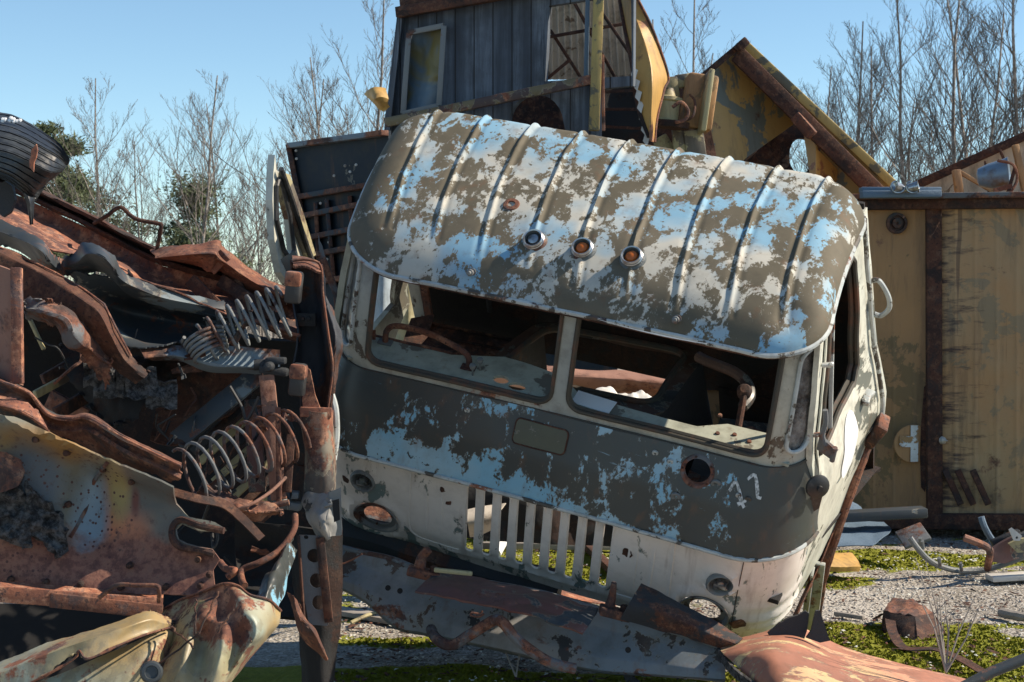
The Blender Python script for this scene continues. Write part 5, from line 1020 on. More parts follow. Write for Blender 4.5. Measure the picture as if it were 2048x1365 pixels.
# ---- crushed upright column between wreck and cab
cl_ = root('crushed_column', P(630, 1420, 6.0), 'tall dark crushed steel column standing between the burnt wreck and the olive cab', 'steel column')
def shc(name, rows, mat, **k): return sh2(name, rows, mat, cl_, **k)
shc('upper_channel', [[(584, 520, 6.25), (598, 524, 6.3), (630, 528, 6.3), (642, 530, 6.1)], [(588, 600, 6.25), (600, 600, 6.32), (636, 600, 6.32), (648, 606, 6.1)], [(596, 660, 6.2), (606, 660, 6.3), (642, 660, 6.3), (656, 670, 6.1)], [(590, 730, 6.2), (606, 730, 6.3), (648, 730, 6.3), (664, 735, 6.1)], [(602, 800, 6.2), (612, 800, 6.28), (646, 800, 6.28), (662, 800, 6.1)], [(606, 880, 6.2), (614, 880, 6.25), (640, 880, 6.25), (656, 860, 6.1)]], 'dark maroon', fold=True, n=(24, 50), dent=.014, ds=6, seed=20, th=.006)
m = MB(); m.tube(cr([P(x, y, 6.08) for x, y in ((586, 522), (614, 520), (641, 532), (646, 590), (657, 672), (665, 735), (658, 800), (650, 860))], 50), .005, 6); put(m, 'channel_edge', 'rust', cl_)
m = MB(); m.box(P(612, 640, 6.26), (.075, .02, .05), None, .004); put(m, 'joint_plate', 'dark steel', cl_)
for x in (606, 618):
    m = MB(); m.lathe(P(x, 638, 6.24), (0, -1, 0), [(.008, 0), (.006, .006), (0, .007)], 8); put(m, 'rivet', 'dark steel', cl_)
shc('top_cap', [[(584, 512, 6.3), (610, 514, 6.35), (640, 524, 6.3)], [(586, 524, 6.1), (612, 522, 6.1), (643, 534, 6.1)], [(588, 532, 6.05), (612, 532, 6.05), (642, 545, 6.05)]], 'rust', fold=True, n=(20, 10), dent=.01, th=.008, tear=.01)
shc('box_section', [[(600, 820, 6.2), (602, 818, 6.0), (640, 826, 5.95), (664, 822, 6.0), (668, 820, 6.2)], [(602, 850, 6.2), (604, 850, 6.0), (640, 850, 5.95), (664, 848, 6.0), (668, 850, 6.2)], [(610, 890, 6.2), (612, 890, 6.0), (640, 890, 5.95), (666, 890, 6.0), (670, 890, 6.2)], [(612, 940, 6.2), (614, 940, 6.0), (642, 940, 5.95), (668, 935, 6.0), (672, 935, 6.2)], [(606, 1000, 6.2), (608, 1000, 6.0), (640, 1000, 5.96), (666, 990, 6.0), (672, 990, 6.2)]], 'worn beige', fold=True, n=(30, 40), dent=.008, ds=8, seed=21, th=.01)
m = MB(); m.bar(P(600, 824, 5.97), P(664, 826, 5.97), .02, .035, (0, 0, 1), .004); put(m, 'rusty_rim', 'rust bright', cl_)
sp_ = pp([(613, 736), (620, 740), (630, 790), (640, 816), (606, 814), (604, 800), (610, 770)], [], const(5.98), .012, 6); put(sp_, 'rust_spike', 'rust bright', cl_)
for y, d in ((575, 5.95), (760, 5.92)):
    m = MB(); m.box(P(588 if y < 700 else 596, y, d), (.055, .07, .115), Matrix.Rotation(rad(6), 3, 'Y'), .012); bk = put(m, 'rubber_block', 'black rubber', cl_)
    m = MB(); m.box(P(588 if y < 700 else 597, y-16, d-.005), (.058, .075, .055), Matrix.Rotation(rad(6), 3, 'Y'), .012); put(m, 'block_cap', 'pink rust', bk)
for k, (x, y, s_) in enumerate(((548, 742, 1), (575, 1010, 1))):
    m = MB(); m.box(P(x, y, 6.0), (.10, .06, .03), Matrix.Rotation(rad(8), 3, 'Y'), .008); m.box(P(x+4, y-20, 6.0), (.07, .06, .025), None, .006); m.lathe(P(x-10, y-8, 5.95), (0, -1, 0), [(0, .04), (.014, .036), (.018, .01), (.018, -.03)], 14); m.lathe(P(x-16, y-12, 6.0), (1, 0, 0), [(.02, -.04), (.02, .04)], 12); put(m, 'hinge', 'grey steel' if k else 'dark steel', cl_)
shc('cast_bracket', [[(608, 985, 6.0), (640, 985, 5.9), (668, 982, 5.85), (682, 985, 5.9)], [(604, 1010, 5.95), (635, 1015, 5.85), (662, 1010, 5.82), (684, 1012, 5.88)], [(615, 1045, 5.9), (640, 1050, 5.8), (660, 1045, 5.8), (686, 1048, 5.86)], [(640, 1080, 5.9), (650, 1085, 5.84), (664, 1075, 5.82), (686, 1072, 5.88)]], 'bumper paint', n=(30, 30), dent=.02, ds=9, seed=22, th=.02, crease=.01)
m = MB(); m.hexa([P(662, 1072, 5.85), P(684, 1070, 5.85), P(684, 1070, 5.95), P(662, 1072, 5.95), P(658, 985, 5.82), P(682, 975, 5.82), P(682, 975, 5.92), P(658, 985, 5.92)]); put(m, 'bracket_socket', 'grey steel', cl_)
m = pp([(664, 1002), (678, 998), (680, 1040), (668, 1045)], [], const(5.80), .004, 6); put(m, 'socket_recess', 'char', cl_)  # flat plate; the shade of a recess is put into its colour
hp = pp([(598, 1070), (640, 1072), (650, 1110), (655, 1180), (660, 1240), (655, 1252), (618, 1250), (606, 1180), (598, 1110)], [ell(628, 1112, 14, 14, 18), ell(633, 1162, 14, 15, 18), ell(637, 1206, 13, 15, 18), ell(649, 1224, 4, 4, 10), ell(612, 1075, 5, 4, 10)], const(5.84), .008, 6, dent=.004); put(hp, 'perforated_plate', 'rust grey', cl_)
m = MB(); m.bar(P(640, 1075, 5.83), P(658, 1245, 5.83), .012, .03, (1, 0, 0), .003); m.tube([P(597+8*t, 1072+120*t, 5.82) for t in (0, .5, 1, 1.5)], .006, 6); put(m, 'plate_rib', 'rust dark', cl_)
shc('lower_column', [[(580, 1050, 6.1), (600, 1055, 5.98), (640, 1060, 5.95), (686, 1060, 6.0)], [(586, 1160, 6.1), (604, 1160, 5.98), (640, 1160, 5.95), (686, 1160, 6.0)], [(598, 1260, 6.1), (612, 1260, 5.98), (645, 1260, 5.95), (682, 1250, 6.0)], [(606, 1400, 6.1), (616, 1400, 5.98), (645, 1400, 5.95), (662, 1400, 6.0)], [(608, 1500, 6.1), (616, 1500, 5.98), (645, 1500, 5.95), (660, 1500, 6.0)]], 'char', fold=True, n=(30, 50), dent=.010, ds=6, seed=23, th=.02)
shc('torn_flap', [[(574, 1185, 5.85), (590, 1195, 5.8), (600, 1210, 5.85)], [(585, 1220, 5.8), (598, 1232, 5.74), (612, 1238, 5.82)], [(600, 1268, 5.78), (622, 1258, 5.7), (632, 1262, 5.8)], [(628, 1300, 5.8), (640, 1290, 5.74), (644, 1292, 5.8)], [(650, 1322, 5.82), (654, 1320, 5.8), (656, 1318, 5.82)]], 'rust', n=(16, 30), dent=.012, ds=8, seed=24)
shc('rear_flank', [[(640, 560, 6.4), (655, 600, 6.35), (668, 620, 6.4)], [(652, 640, 6.3), (672, 668, 6.25), (688, 690, 6.35)], [(656, 700, 6.3), (668, 730, 6.25), (672, 740, 6.4)], [(660, 800, 6.3), (666, 830, 6.25), (668, 860, 6.3)]], 'dark maroon', n=(14, 30), dent=.02, ds=7, seed=25)
m = MB(); m.tube(cr([P(x, y, 6.12) for x, y in ((662, 790), (670, 820), (672, 870), (666, 920))], 16), .014, 8); put(m, 'pale_edge', 'trim paint', cl_)
# ---- thin door standing on edge above
def DT(x, y): return 6.9+(x-550)*.006
m = pp([(550, 310), (553, 340), (566, 352), (590, 420), (612, 500), (640, 540), (650, 600), (590, 590), (562, 545), (549, 480), (545, 400), (547, 345)], [[(554, 370), (558, 358), (566, 372), (580, 430), (588, 500), (584, 520), (570, 500), (556, 440)]], DT, .03, 7, dent=.008); td = put(m, 'door', 'side paint', bw_); td['label'] = 'narrow upright door seen nearly edge on, with a torn peak'
m = MB(); m.tube([P(x, y, DT(x, y)-.03) for x, y in ((553, 372), (558, 358), (566, 374), (580, 430), (588, 500), (583, 524), (568, 500), (554, 440))], .010, 7, True); put(m, 'window_rubber', 'black rubber', td)
m = pp([(566, 345), (580, 350), (608, 430), (632, 510), (618, 520), (598, 470), (580, 400)], [], lambda x, y: DT(x, y)-.06, .05, 8); put(m, 'inner_frame', 'pale yellow', td)
m = MB(); m.tube(cr([P(x, y, DT(x, y)-.08) for x, y in ((562, 338), (584, 400), (606, 470), (628, 530))], 16), .012, 7); put(m, 'seal', 'black rubber', td)
m = pp([(560, 520), (590, 500), (600, 530), (598, 575), (580, 560)], [], const(6.7), .01, 7, dent=.03, jag=3); put(m, 'bent_corner', 'hood paint', td)
# loose sheets between column and dark body
m = pp([(636, 470), (646, 500), (690, 625), (684, 640), (655, 560), (640, 520)], [], const(6.85), .02, 7, dent=.02, jag=2)
single(m, 'metal_strip', 'rust grey', 'narrow bent rusty strip hanging between the steel column and the cab\'s left pillar', 'metal strip')
# ---- springs
for k, (nm, a, b, r1, r2, T_, sag, lab) in enumerate((('coil_spring', (408, 688, 6.0), (575, 622, 6.05), .070, .094, 8.2, -.02, 'upper of the two coil springs, greyer, its left end bunched and drooping'), ('coil_spring', (372, 955, 5.72), (592, 868, 5.95), .100, .092, 8.4, -.01, 'lower of the two coil springs, rustier and evenly stretched over the radiator slats'))):
    m = MB(); coil(m, P(*a), P(*b), r1, T_, .0062, 18, sag, r2, 7, ph=.5)
    if k == 0: coil(m, P(424, 712, 5.98), P(404, 668, 6.0), .062, 5.5, .0065, 18, 0, .075, 7)
    single(m, nm, 'grey steel' if k == 0 else 'rust grey', lab, 'coil spring', 'seat springs in the wreck', sharp=80)
rg = root('radiator', P(450, 1010, 6.35), 'pale radiator slats lying diagonally behind the lower coil spring', 'radiator')
for i in range(9):
    m = MB(); m.bar(P(385+i*14, 905+i*20, 6.3), P(500+i*9, 800+i*24, 6.35), .030, .012, (.1, -1, .5), .003); put(m, 'slat', 'pale yellow' if i % 2 else 'dark steel', rg)
m = MB(); m.bar(P(505, 800, 6.25), P(515, 985, 6.2), .06, .03, (0, 1, 0), .005); put(m, 'side_post', 'maroon plate', rg)
for k, (a, b, w_, mt, lab) in enumerate((((533, 750, 5.98), (558, 1000, 5.9), .055, 'pink rust', 'wide pale rust strap with small holes, upright left of the column blocks'), ((556, 815, 5.9), (558, 1010, 5.86), .018, 'rust', 'thin rusty rod just right of the wide upright strap'), ((582, 870, 5.95), (574, 985, 5.9), .030, 'rust dark', 'dark upright strip closest to the column, beside the lower spring'))):
    m = MB(); m.bar(P(*a), P(*b), w_, .012, (0, 1, 0), .003); single(m, 'metal_strap', mt, lab, 'metal strap')
for k, (pts, r_, mt, lab, nm) in enumerate((
    ([(188, 447, 6.45), (214, 432, 6.4), (240, 415, 6.38), (262, 432, 6.38), (280, 441, 6.38), (318, 448, 6.38), (322, 456, 6.38), (314, 500, 6.42)], .0075, 'rust dark', 'bent ribbed rebar rod arching above the upper rusty side rail', 'rebar_rod'),
    ([(198, 1196, 5.2), (234, 1171, 5.18), (270, 1171, 5.17), (312, 1172, 5.17), (318, 1182, 5.17), (318, 1204, 5.2)], .0065, 'rust', 'small bent rebar handle on the bottom rail of the left wreck', 'rebar_rod'),
    ([(590, 1030, 5.75), (588, 1060, 5.7), (560, 1100, 5.65), (520, 1125, 5.6), (485, 1140, 5.6), (484, 1160, 5.55), (490, 1172, 5.5)], .011, 'rust', 'bent rusty pipe below the lower hinge, curving down to the cream wing', 'bent_pipe'),
    ([(440, 1125, 5.7), (452, 1138, 5.65), (470, 1142, 5.6), (455, 1155, 5.6)], .012, 'rust bright', 'short bright rusty hook at the right end of the scorched panel', 'rust_hook'),
    ([(578, 1005, 5.8), (520, 1015, 5.8), (470, 1010, 5.8), (430, 995, 5.82), (400, 975, 5.8)], .010, 'rust', 'long rusty rod running left under the lower spring', 'rusty_rod'),
    ([(572, 955, 5.8), (540, 985, 5.75), (500, 1010, 5.7), (462, 1022, 5.7)], .006, 'pink rust', 'thin pale rod crossing the base of the wide strap', 'thin_rod'))):
    m = MB(); pv = cr([P(*p) for p in pts], 60); rr = [r_*(1+.14*(i % 2)) for i in range(60)] if 'rebar' in nm else r_; m.tube(pv, rr, 8)
    single(m, nm, mt, lab, 'metal rod', sharp=80)
sh3 = lambda name, rows, mat, lab, cat, **k: (lambda g_: single(MB().grid([list(reversed(r)) for r in g_], k.get('th', .005)), name, mat, lab, cat))(sheet_rows(rows, **{a: b for a, b in k.items() if a != 'th'}))
sh3('flat_strap', [[(345, 975, 5.5), (400, 990, 5.5), (450, 1000, 5.55), (490, 1030, 5.6), (530, 1072, 5.65)], [(340, 990, 5.48), (395, 1005, 5.48), (445, 1016, 5.53), (480, 1044, 5.58), (518, 1082, 5.62)]], 'rust dark', 'dark flat strap running from the scorched panel down to the right', 'metal strap', n=(40, 5), th=.006)
sh3('tangled_panel', [[(405, 965, 5.85), (450, 985, 5.85), (490, 1000, 5.85), (550, 1010, 5.85)], [(415, 985, 5.7), (455, 1005, 5.72), (500, 1022, 5.7), (560, 1020, 5.75)], [(425, 1000, 5.75), (465, 1022, 5.75), (510, 1035, 5.75), (565, 1030, 5.8)]], 'rust', 'torn rusty panel scrap tangled under the lower spring', 'metal scrap', n=(40, 20), dent=.03, ds=12, tear=.02)
sh3('dark_plate', [[(470, 1040, 5.9), (520, 1045, 5.9), (580, 1050, 5.9)], [(470, 1100, 5.9), (520, 1110, 5.9), (580, 1100, 5.9)], [(480, 1180, 5.8), (520, 1190, 5.8), (560, 1180, 5.8)]], 'char', 'charred plate in the gap between scorched panel and column', 'metal plate', n=(14, 14), dent=.04, ds=5)
# ---- ribbed rubber sheet, top left
rb = root('rubber_cover', P(50, 460, 5.9), 'black ribbed rubber cover draped over the top of the rusty rail at far left', 'rubber cover')
RR = sheet_rows([[(-80, 215, 6.3), (-20, 222, 6.25), (30, 232, 6.2), (84, 262, 6.1), (118, 290, 6.05), (136, 322, 6.0)], [(-80, 250, 6.0), (-20, 256, 5.95), (30, 268, 5.92), (78, 292, 5.9), (112, 312, 5.92), (134, 332, 5.98)], [(-80, 300, 5.85), (-20, 300, 5.82), (25, 310, 5.8), (68, 330, 5.8), (100, 345, 5.86), (124, 345, 5.96)], [(-80, 340, 5.85), (-20, 336, 5.82), (20, 348, 5.8), (50, 368, 5.82), (72, 384, 5.9), (90, 368, 5.98)], [(-80, 352, 5.95), (-20, 350, 5.92), (10, 360, 5.9), (45, 385, 5.9), (66, 402, 5.93), (76, 390, 5.98)]], (90, 70), .002, 5, 30)
for i, r in enumerate(RR):
    if i % 9 == 4: RR[i] = [p+Vector((0, .012, 0)) for p in r]
m = MB(); m.grid([r[::-1] for r in RR], .008); put(m, 'ribbed_sheet', 'ribbed rubber', rb, 60)
sh2('hanging_tail', [[(40, 378, 5.9), (56, 392, 5.88), (70, 396, 5.92)], [(52, 405, 5.9), (60, 410, 5.88), (69, 408, 5.92)], [(60, 450, 5.92), (63, 450, 5.9), (66, 448, 5.92)]], 'ribbed rubber', rb, n=(8, 20), th=.008)
m = pp([(62, 300), (72, 288), (75, 300), (68, 325), (66, 345), (58, 335)], [], const(5.72), .01, 5, jag=2); put(m, 'torn_patch', 'rust bright', rb)
for i in range(12):
    m = MB(); m.lathe(P(rnd.uniform(0, 42), 236+rnd.uniform(-2, 8), 6.05), (0, -1, .6), [(.008, 0), (.006, .004), (0, .005)], 6); put(m, 'chipped_spot', 'white', rb)
m = pp([(-10, 372), (10, 362), (24, 372), (30, 400), (20, 425), (6, 434), (-12, 420)], [], const(5.95), .03, 8, dent=.01); single(m, 'steel_lug', 'dark steel', 'dark steel lug with a bolt under the rubber cover at far left', 'bracket')
# ---------------------------------------------------------------- bumper under the cab
bp = root('truck_bumper', P(1100, 1345, 6.6), 'bent steel blue bumper beam lying under the cab front, with two rusty tow hooks', 'bumper')
T0 = [(672, 1095, 6.95), (730, 1108, 6.9), (790, 1122, 6.85), (840, 1142, 6.8), (900, 1158, 6.75), (1000, 1172, 6.7), (1100, 1192, 6.65), (1200, 1222, 6.6), (1300, 1252, 6.5), (1380, 1275, 6.42), (1450, 1300, 6.35)]
B1 = [(672, 1175, 6.85), (730, 1205, 6.8), (790, 1255, 6.75), (840, 1268, 6.7), (900, 1280, 6.65), (1000, 1302, 6.6), (1100, 1325, 6.55), (1200, 1345, 6.5), (1300, 1352, 6.42), (1380, 1358, 6.35), (1450, 1362, 6.3)]
mid = [((a[0]+b[0])/2, a[1]*.72+b[1]*.28, a[2]-.03) for a, b in zip(T0, B1)]; mid2 = [((a[0]+b[0])/2, a[1]*.25+b[1]*.75, b[2]-.015) for a, b in zip(T0, B1)]
sh2('beam_face', [off(T0, -8, .16), off(T0, -1, .02), off(T0, 0, 0), off(T0, 4, -.01), mid, mid2, off(B1, -4, -.02), B1, off(B1, 2, .12)], 'bumper paint', bp, fold=True, n=(120, 50), dent=.006, ds=4, seed=40, th=.008)
m = MB(); m.tube([P(x, y-1, d+.0) for x, y, d in [( a[0], a[1], a[2]) for a in cr([Vector(t) for t in T0], 60)]], .012, 7); put(m, 'top_edge', 'grey steel', bp)
for k, (x, y, d, ti) in enumerate(((842, 1150, 6.62, .25), (1222, 1228, 6.42, 0))):
    r_ = MB(); r_.box(P(x+8, y-2, d), (.14 if k == 0 else .12, .10, .035), Matrix.Rotation(rad(14), 3, 'Y'), .008); hk = put(r_, 'hook_base', 'rust', bp)
    m = MB(); m.tube(cr([P(x-6, y, d), P(x-2, y-18, d-.01), P(x+2, y-34, d-.01), P(x+(14 if k == 0 else 6), y-(50 if k == 0 else 62), d-.03)], 16), [.026-.014*i/15*(0.6 if k == 0 else 1.1) for i in range(16)], 10); put(m, 'tow_hook', 'rust', bp)
    m = MB(); m.lathe(P(x+26, y, d-.02), (0, -.2, 1), [(0, .035), (.014, .034), (.016, .02), (.022, .018), (.022, 0)], 6); put(m, 'bolt', 'rust dark', hk)
for x, y in ((776, 1176), (1256, 1300), (800, 1182)):
    m = MB(); m.lathe(P(x, y, 6.60 if x < 1000 else 6.28), (0, -1, 0), [(.011, 0), (.011, .006), (0, .004)], 12); put(m, 'bolt_hole', 'dark void', bp)
sh3('rusty_plate', [[(872, 1142, 6.62), (960, 1152, 6.6), (1060, 1178, 6.56), (1140, 1200, 6.5), (1196, 1216, 6.45)], [(852, 1160, 6.5), (950, 1176, 6.45), (1050, 1196, 6.42), (1130, 1224, 6.38), (1184, 1240, 6.35)], [(830, 1182, 6.42), (930, 1202, 6.36), (1030, 1224, 6.32), (1110, 1250, 6.3), (1166, 1268, 6.3)]], 'maroon plate', 'crumpled maroon rusty plate lying along the bumper between its tow hooks', 'metal plate', n=(60, 24), dent=.022, ds=6, seed=41, th=.008)
m = MB(); m.tube(cr([P(x, y, d) for x, y, d in ((862, 1258, 6.5), (868, 1272, 6.45), (884, 1286, 6.4), (906, 1290, 6.38), (940, 1270, 6.36), (975, 1248, 6.34), (992, 1240, 6.32), (1008, 1248, 6.3), (1030, 1275, 6.3), (1060, 1300, 6.3), (1100, 1325, 6.3), (1150, 1338, 6.32))], 80), .021, 10); single(m, 'exhaust_pipe', 'rust grey', 'bent thick rusty pipe hanging in front of the bumper\'s lower edge', 'pipe')
m = MB(); m.tube(cr([P(x, y, 6.3) for x, y in ((965, 1222), (960, 1228), (944, 1226), (942, 1231), (958, 1234), (968, 1228))], 24), .004, 6); single(m, 'bent_wire', 'rust', 'small curled rusty wire under the maroon plate', 'wire')
m = MB(); m.bar(P(868, 1140, 6.5), P(945, 1148, 6.5), .022, .018, (0, 0, 1), .006); single(m, 'pale_stick', 'pale yellow', 'pale stick lying on the bumper right of the left tow hook', 'stick')
sh3('black_plate', [[(1282, 1168, 6.42), (1340, 1196, 6.4), (1410, 1232, 6.36), (1486, 1276, 6.3)], [(1262, 1200, 6.33), (1320, 1222, 6.3), (1396, 1256, 6.28), (1470, 1288, 6.25)], [(1240, 1240, 6.35), (1310, 1256, 6.35), (1380, 1278, 6.32), (1440, 1296, 6.3)]], 'black rust', 'black scorched angle plate leaning on the bumper under the right headlight', 'metal plate', n=(50, 20), dent=.018, ds=6, seed=42, th=.010)
m = pp([(1536, 1268), (1560, 1248), (1612, 1222), (1618, 1228), (1614, 1262), (1600, 1300), (1556, 1300)], [], const(6.3), .02, 8, dent=.015, jag=2); single(m, 'black_bracket', 'dark steel', 'black bracket under the cab corner, left one of two, with a bolt hole', 'bracket')
m = pp([(1622, 1262), (1632, 1222), (1640, 1222), (1660, 1282), (1640, 1286), (1612, 1276)], [], const(6.25), .02, 8, dent=.01); single(m, 'black_bracket', 'dark steel', 'pointed black bracket under the cab corner, right one of two', 'bracket')
m = MB(); m.bar(P(1236, 1300, 6.6), P(1262, 1362, 6.55), .04, .012, (0, 1, 0), .003); m.bar(P(1262, 1362, 6.55), P(1310, 1400, 6.5), .04, .012, (0, 1, 0), .003); single(m, 'hanging_strap', 'dark steel', 'dark strap hanging from the bumper to the ground', 'metal strap')
m = MB(); q8 = [P(676, 1062, 7.35), P(760, 1082, 7.3), P(860, 1116, 7.25), P(980, 1150, 7.2), P(1120, 1180, 7.15)]
m.tube(cr(q8, 30), .085, 8); put(m, 'frame_rail', 'dark steel', bp)
m = MB(); m.grid([[a+Vector((0, 0, .03*nz((i, 0, 0)))) for i, a in enumerate(cr([p+Vector((0, -.05, -.02)) for p in q8], 40))], [a+Vector((0, -.02, -.10+.03*nz((i*.4, 5, 0)))) for i, a in enumerate(cr([p+Vector((0, -.10, -.02)) for p in q8], 40))]], .006); put(m, 'torn_skirt', 'black rust', bp)
# yellow and rust sheet, bottom right
sh3('rusty_sheet', [[(1436, 1296, 6.35), (1480, 1276, 6.4), (1530, 1262, 6.45), (1585, 1250, 6.5), (1630, 1268, 6.5), (1700, 1298, 6.45), (1770, 1320, 6.4), (1870, 1342, 6.35), (1990, 1372, 6.3)], [(1450, 1310, 6.15), (1490, 1300, 6.1), (1540, 1296, 6.05), (1600, 1300, 6.1), (1660, 1320, 6.1), (1720, 1340, 6.1), (1790, 1352, 6.1), (1880, 1370, 6.1), (1990, 1400, 6.1)], [(1490, 1350, 6.0), (1520, 1345, 5.92), (1560, 1345, 5.85), (1610, 1350, 5.85), (1670, 1370, 5.85), (1730, 1385, 5.85), (1800, 1400, 5.85), (1880, 1420, 5.85), (1990, 1450, 5.85)], [(1540, 1400, 5.85), (1560, 1400, 5.7), (1590, 1410, 5.6), (1640, 1420, 5.6), (1690, 1440, 5.6), (1750, 1450, 5.6), (1820, 1470, 5.6), (1890, 1490, 5.6), (1990, 1500, 5.6)]], 'rust and yellow', 'large rusty sheet with yellow paint remains, curved in the bottom right foreground', 'metal sheet', n=(110, 60), dent=.010, ds=3, seed=43, th=.008, crease=.004)
sh3('curled_rim', [[(1434, 1296, 6.3), (1470, 1340, 6.0), (1530, 1385, 5.85), (1560, 1420, 5.7)], [(1430, 1304, 6.35), (1462, 1350, 6.05), (1520, 1395, 5.9), (1550, 1430, 5.75)]], 'charred lump', 'dark split rim under the near edge of the yellow and rust sheet', 'metal scrap', n=(40, 4), th=.01)
m = MB(); m.tube([P(1920, 1378, 5.7), P(1985, 1344, 5.72), P(2120, 1290, 5.75)], .019, 12); single(m, 'steel_pipe', 'slate panel', 'dark smooth pipe crossing the bottom right corner', 'pipe')
for x, y, s_ in ((1455, 1290, 1), (1482, 1352, 1.2), (1425, 1345, .8)):
    pass
# ---- debris on the ground at right
def gp(x, y, h=0.0):
    q = G(x, y, h); q.z = h+gz(q.x, q.y) if h == 0 else h; return q
bx = root('rusted_box', gp(1830, 1262), 'small rusty upturned box with peaked lid on the moss', 'metal box')
a = [gp(1768, 1252), gp(1880, 1264), gp(1893, 1254), gp(1790, 1238)]; H_ = .085
m = MB(); t_ = [gp(1776, 1262)+Vector((0, .1, H_)), gp(1838, 1268)+Vector((.0, .08, H_*.9)), gp(1880, 1266)+Vector((.01, .15, H_*.8)), gp(1812, 1258)+Vector((0, .28, H_*1.25))]
rows = []
def bil(q, u, v): return (q[0]*(1-u)+q[1]*u)*(1-v)+(q[3]*(1-u)+q[2]*u)*v
m.grid([[bil(t_, i/14, j/10)+Vector((0, 0, .012*fb((i*.3, j*.3, 0), 1)+.03*(1-abs(i/14-.5)*2)*(j/10))) for i in range(15)] for j in range(11)], .006); put(m, 'lid', 'rust', bx)
b_ = [gp(1764, 1258), gp(1836, 1276), gp(1893, 1266), gp(1822, 1240)]
m = MB()
for i in range(4):
    j = (i+1) % 4; m.grid([[b_[i].lerp(b_[j], k/8).lerp(t_[i].lerp(t_[j], k/8), l)+Vector((.006*nz((k, l*3, i)), .01*nz((k, l, i+5)), 0)) for k in range(9)] for l in (-.1, .5, 1)], .006)
put(m, 'walls', 'rust dark', bx)
def ribbon(name, pts, w, mat, lab, cat, h=.01):
    c_ = cr([gp(x, y)+Vector((0, 0, h+hh_)) for x, y, hh_ in pts], 50); rows = [[], []]
    for i, p in enumerate(c_):
        t = (c_[min(i+1, 49)]-c_[max(i-1, 0)]).normalized(); s_ = t.cross(Vector((0, -.2, 1))).normalized()*w/2; rows[0].append(p-s_); rows[1].append(p+s_)
    return single(MB().grid(rows, .005), name, mat, lab, cat)
ribbon('rusty_strap', [(1752, 1240, .02), (1776, 1248, .05), (1786, 1275, .02), (1810, 1295, .0), (1870, 1305, .02), (1920, 1330, .03), (1975, 1352, .0)], .045, 'rust dark', 'long flat rusty strap winding from the rusted box over the moss', 'metal strap')
tf = root('bent_tube_frame', gp(1975, 1140), 'bent steel tube frame with scrap panel, lying at the right edge of the yard', 'tube frame')
def tb(name, pts, r_, mat, par, n=40): m = MB(); m.tube(cr([P(*p) for p in pts], n), r_, 9); return put(m, name, mat, par)
tb('tube', [(1820, 1076, 9.1), (1836, 1098, 9.1), (1860, 1122, 9.15), (1890, 1136, 9.2), (1930, 1143, 9.25), (1980, 1138, 9.25), (2060, 1110, 9.2)], .016, 'grey steel', tf)
tb('tube', [(1928, 1076, 8.9), (1950, 1084, 8.9), (1972, 1094, 8.95), (1980, 1104, 9.0), (1977, 1125, 9.1), (1975, 1138, 9.15)], .020, 'pink rust', tf)
tb('tube', [(1962, 1034, 9.2), (1968, 1052, 9.2), (1980, 1074, 9.25), (1998, 1094, 9.3), (2015, 1102, 9.3)], .018, 'blue sheet', tf)
for x, y in ((1880, 1128), (1923, 1138), (1842, 1088), (1846, 1094)):
    m = MB(); m.tube([P(x, y+4, 9.15), P(x-2, y-12, 9.12)], .010, 8); put(m, 'peg', 'grey steel', tf)
m = pp([(1984, 1096), (2030, 1072), (2110, 1050), (2110, 1090), (2010, 1128), (1982, 1124)], [], const(9.1), .06, 10, dent=.03); put(m, 'scrap_panel', 'maroon plate', tf)
m = pp([(2018, 1088), (2040, 1078), (2110, 1072), (2110, 1100), (2035, 1106)], [], const(8.98), .03, 8, dent=.02); put(m, 'yellow_plate', 'pale yellow', tf)
m = pp([(2018, 1060), (2024, 1056), (2044, 1072), (2040, 1082), (2028, 1082)], [ell(2034, 1076, 3, 3, 8)], const(8.95), .012, 5); put(m, 'lug', 'dirty white', tf)
m = MB(); m.bar(P(1984, 1090, 9.2), P(2040, 1066, 9.2), .05, .05, (0, 0, 1), .01); put(m, 'dark_bar', 'dark steel', tf)
m = MB(); m.bar(gp(1978, 1160)+Vector((0, 0, .03)), gp(2120, 1158)+Vector((0, 0, .04)), .12, .03, (0, 0, 1), .004); single(m, 'white_plank', 'dirty white', 'pale painted plank on the gravel at the right edge below the tube frame', 'plank')
m = MB(); m.tube(cr([gp(2002, 1238)+Vector((0, 0, .03)), gp(2022, 1243)+Vector((0, 0, .03)), gp(2060, 1248)+Vector((0, 0, .03)), gp(2110, 1250)+Vector((0, 0, .03))], 20), [.022+.008*nz((i*.5, 2, 2)) for i in range(20)], 8); single(m, 'birch_log', 'dry wood', 'short pale weathered log at the right edge beside the moss', 'log')
sh3('yellow_slab', [[(1630, 1106, 9.1), (1660, 1105, 9.2), (1704, 1106, 9.3)], [(1630, 1120, 9.0), (1665, 1118, 9.05), (1716, 1120, 9.2)], [(1630, 1136, 8.9), (1665, 1135, 8.95), (1722, 1134, 9.1)]], 'yellow bright', 'yellow painted metal slab lying on moss just right of the cab corner', 'metal panel', n=(30, 14), dent=.015, th=.03)
sh3('blue_grey_sheet', [[(1560, 1050, 9.9), (1640, 1044, 9.9), (1768, 1042, 9.9)], [(1560, 1066, 9.7), (1640, 1066, 9.7), (1782, 1062, 9.7)], [(1560, 1090, 9.4), (1640, 1092, 9.4), (1745, 1088, 9.4)]], 'blue sheet', 'blue grey flat sheet on the ground, front one of the two before the container', 'metal sheet', n=(30, 14), dent=.03, ds=3)
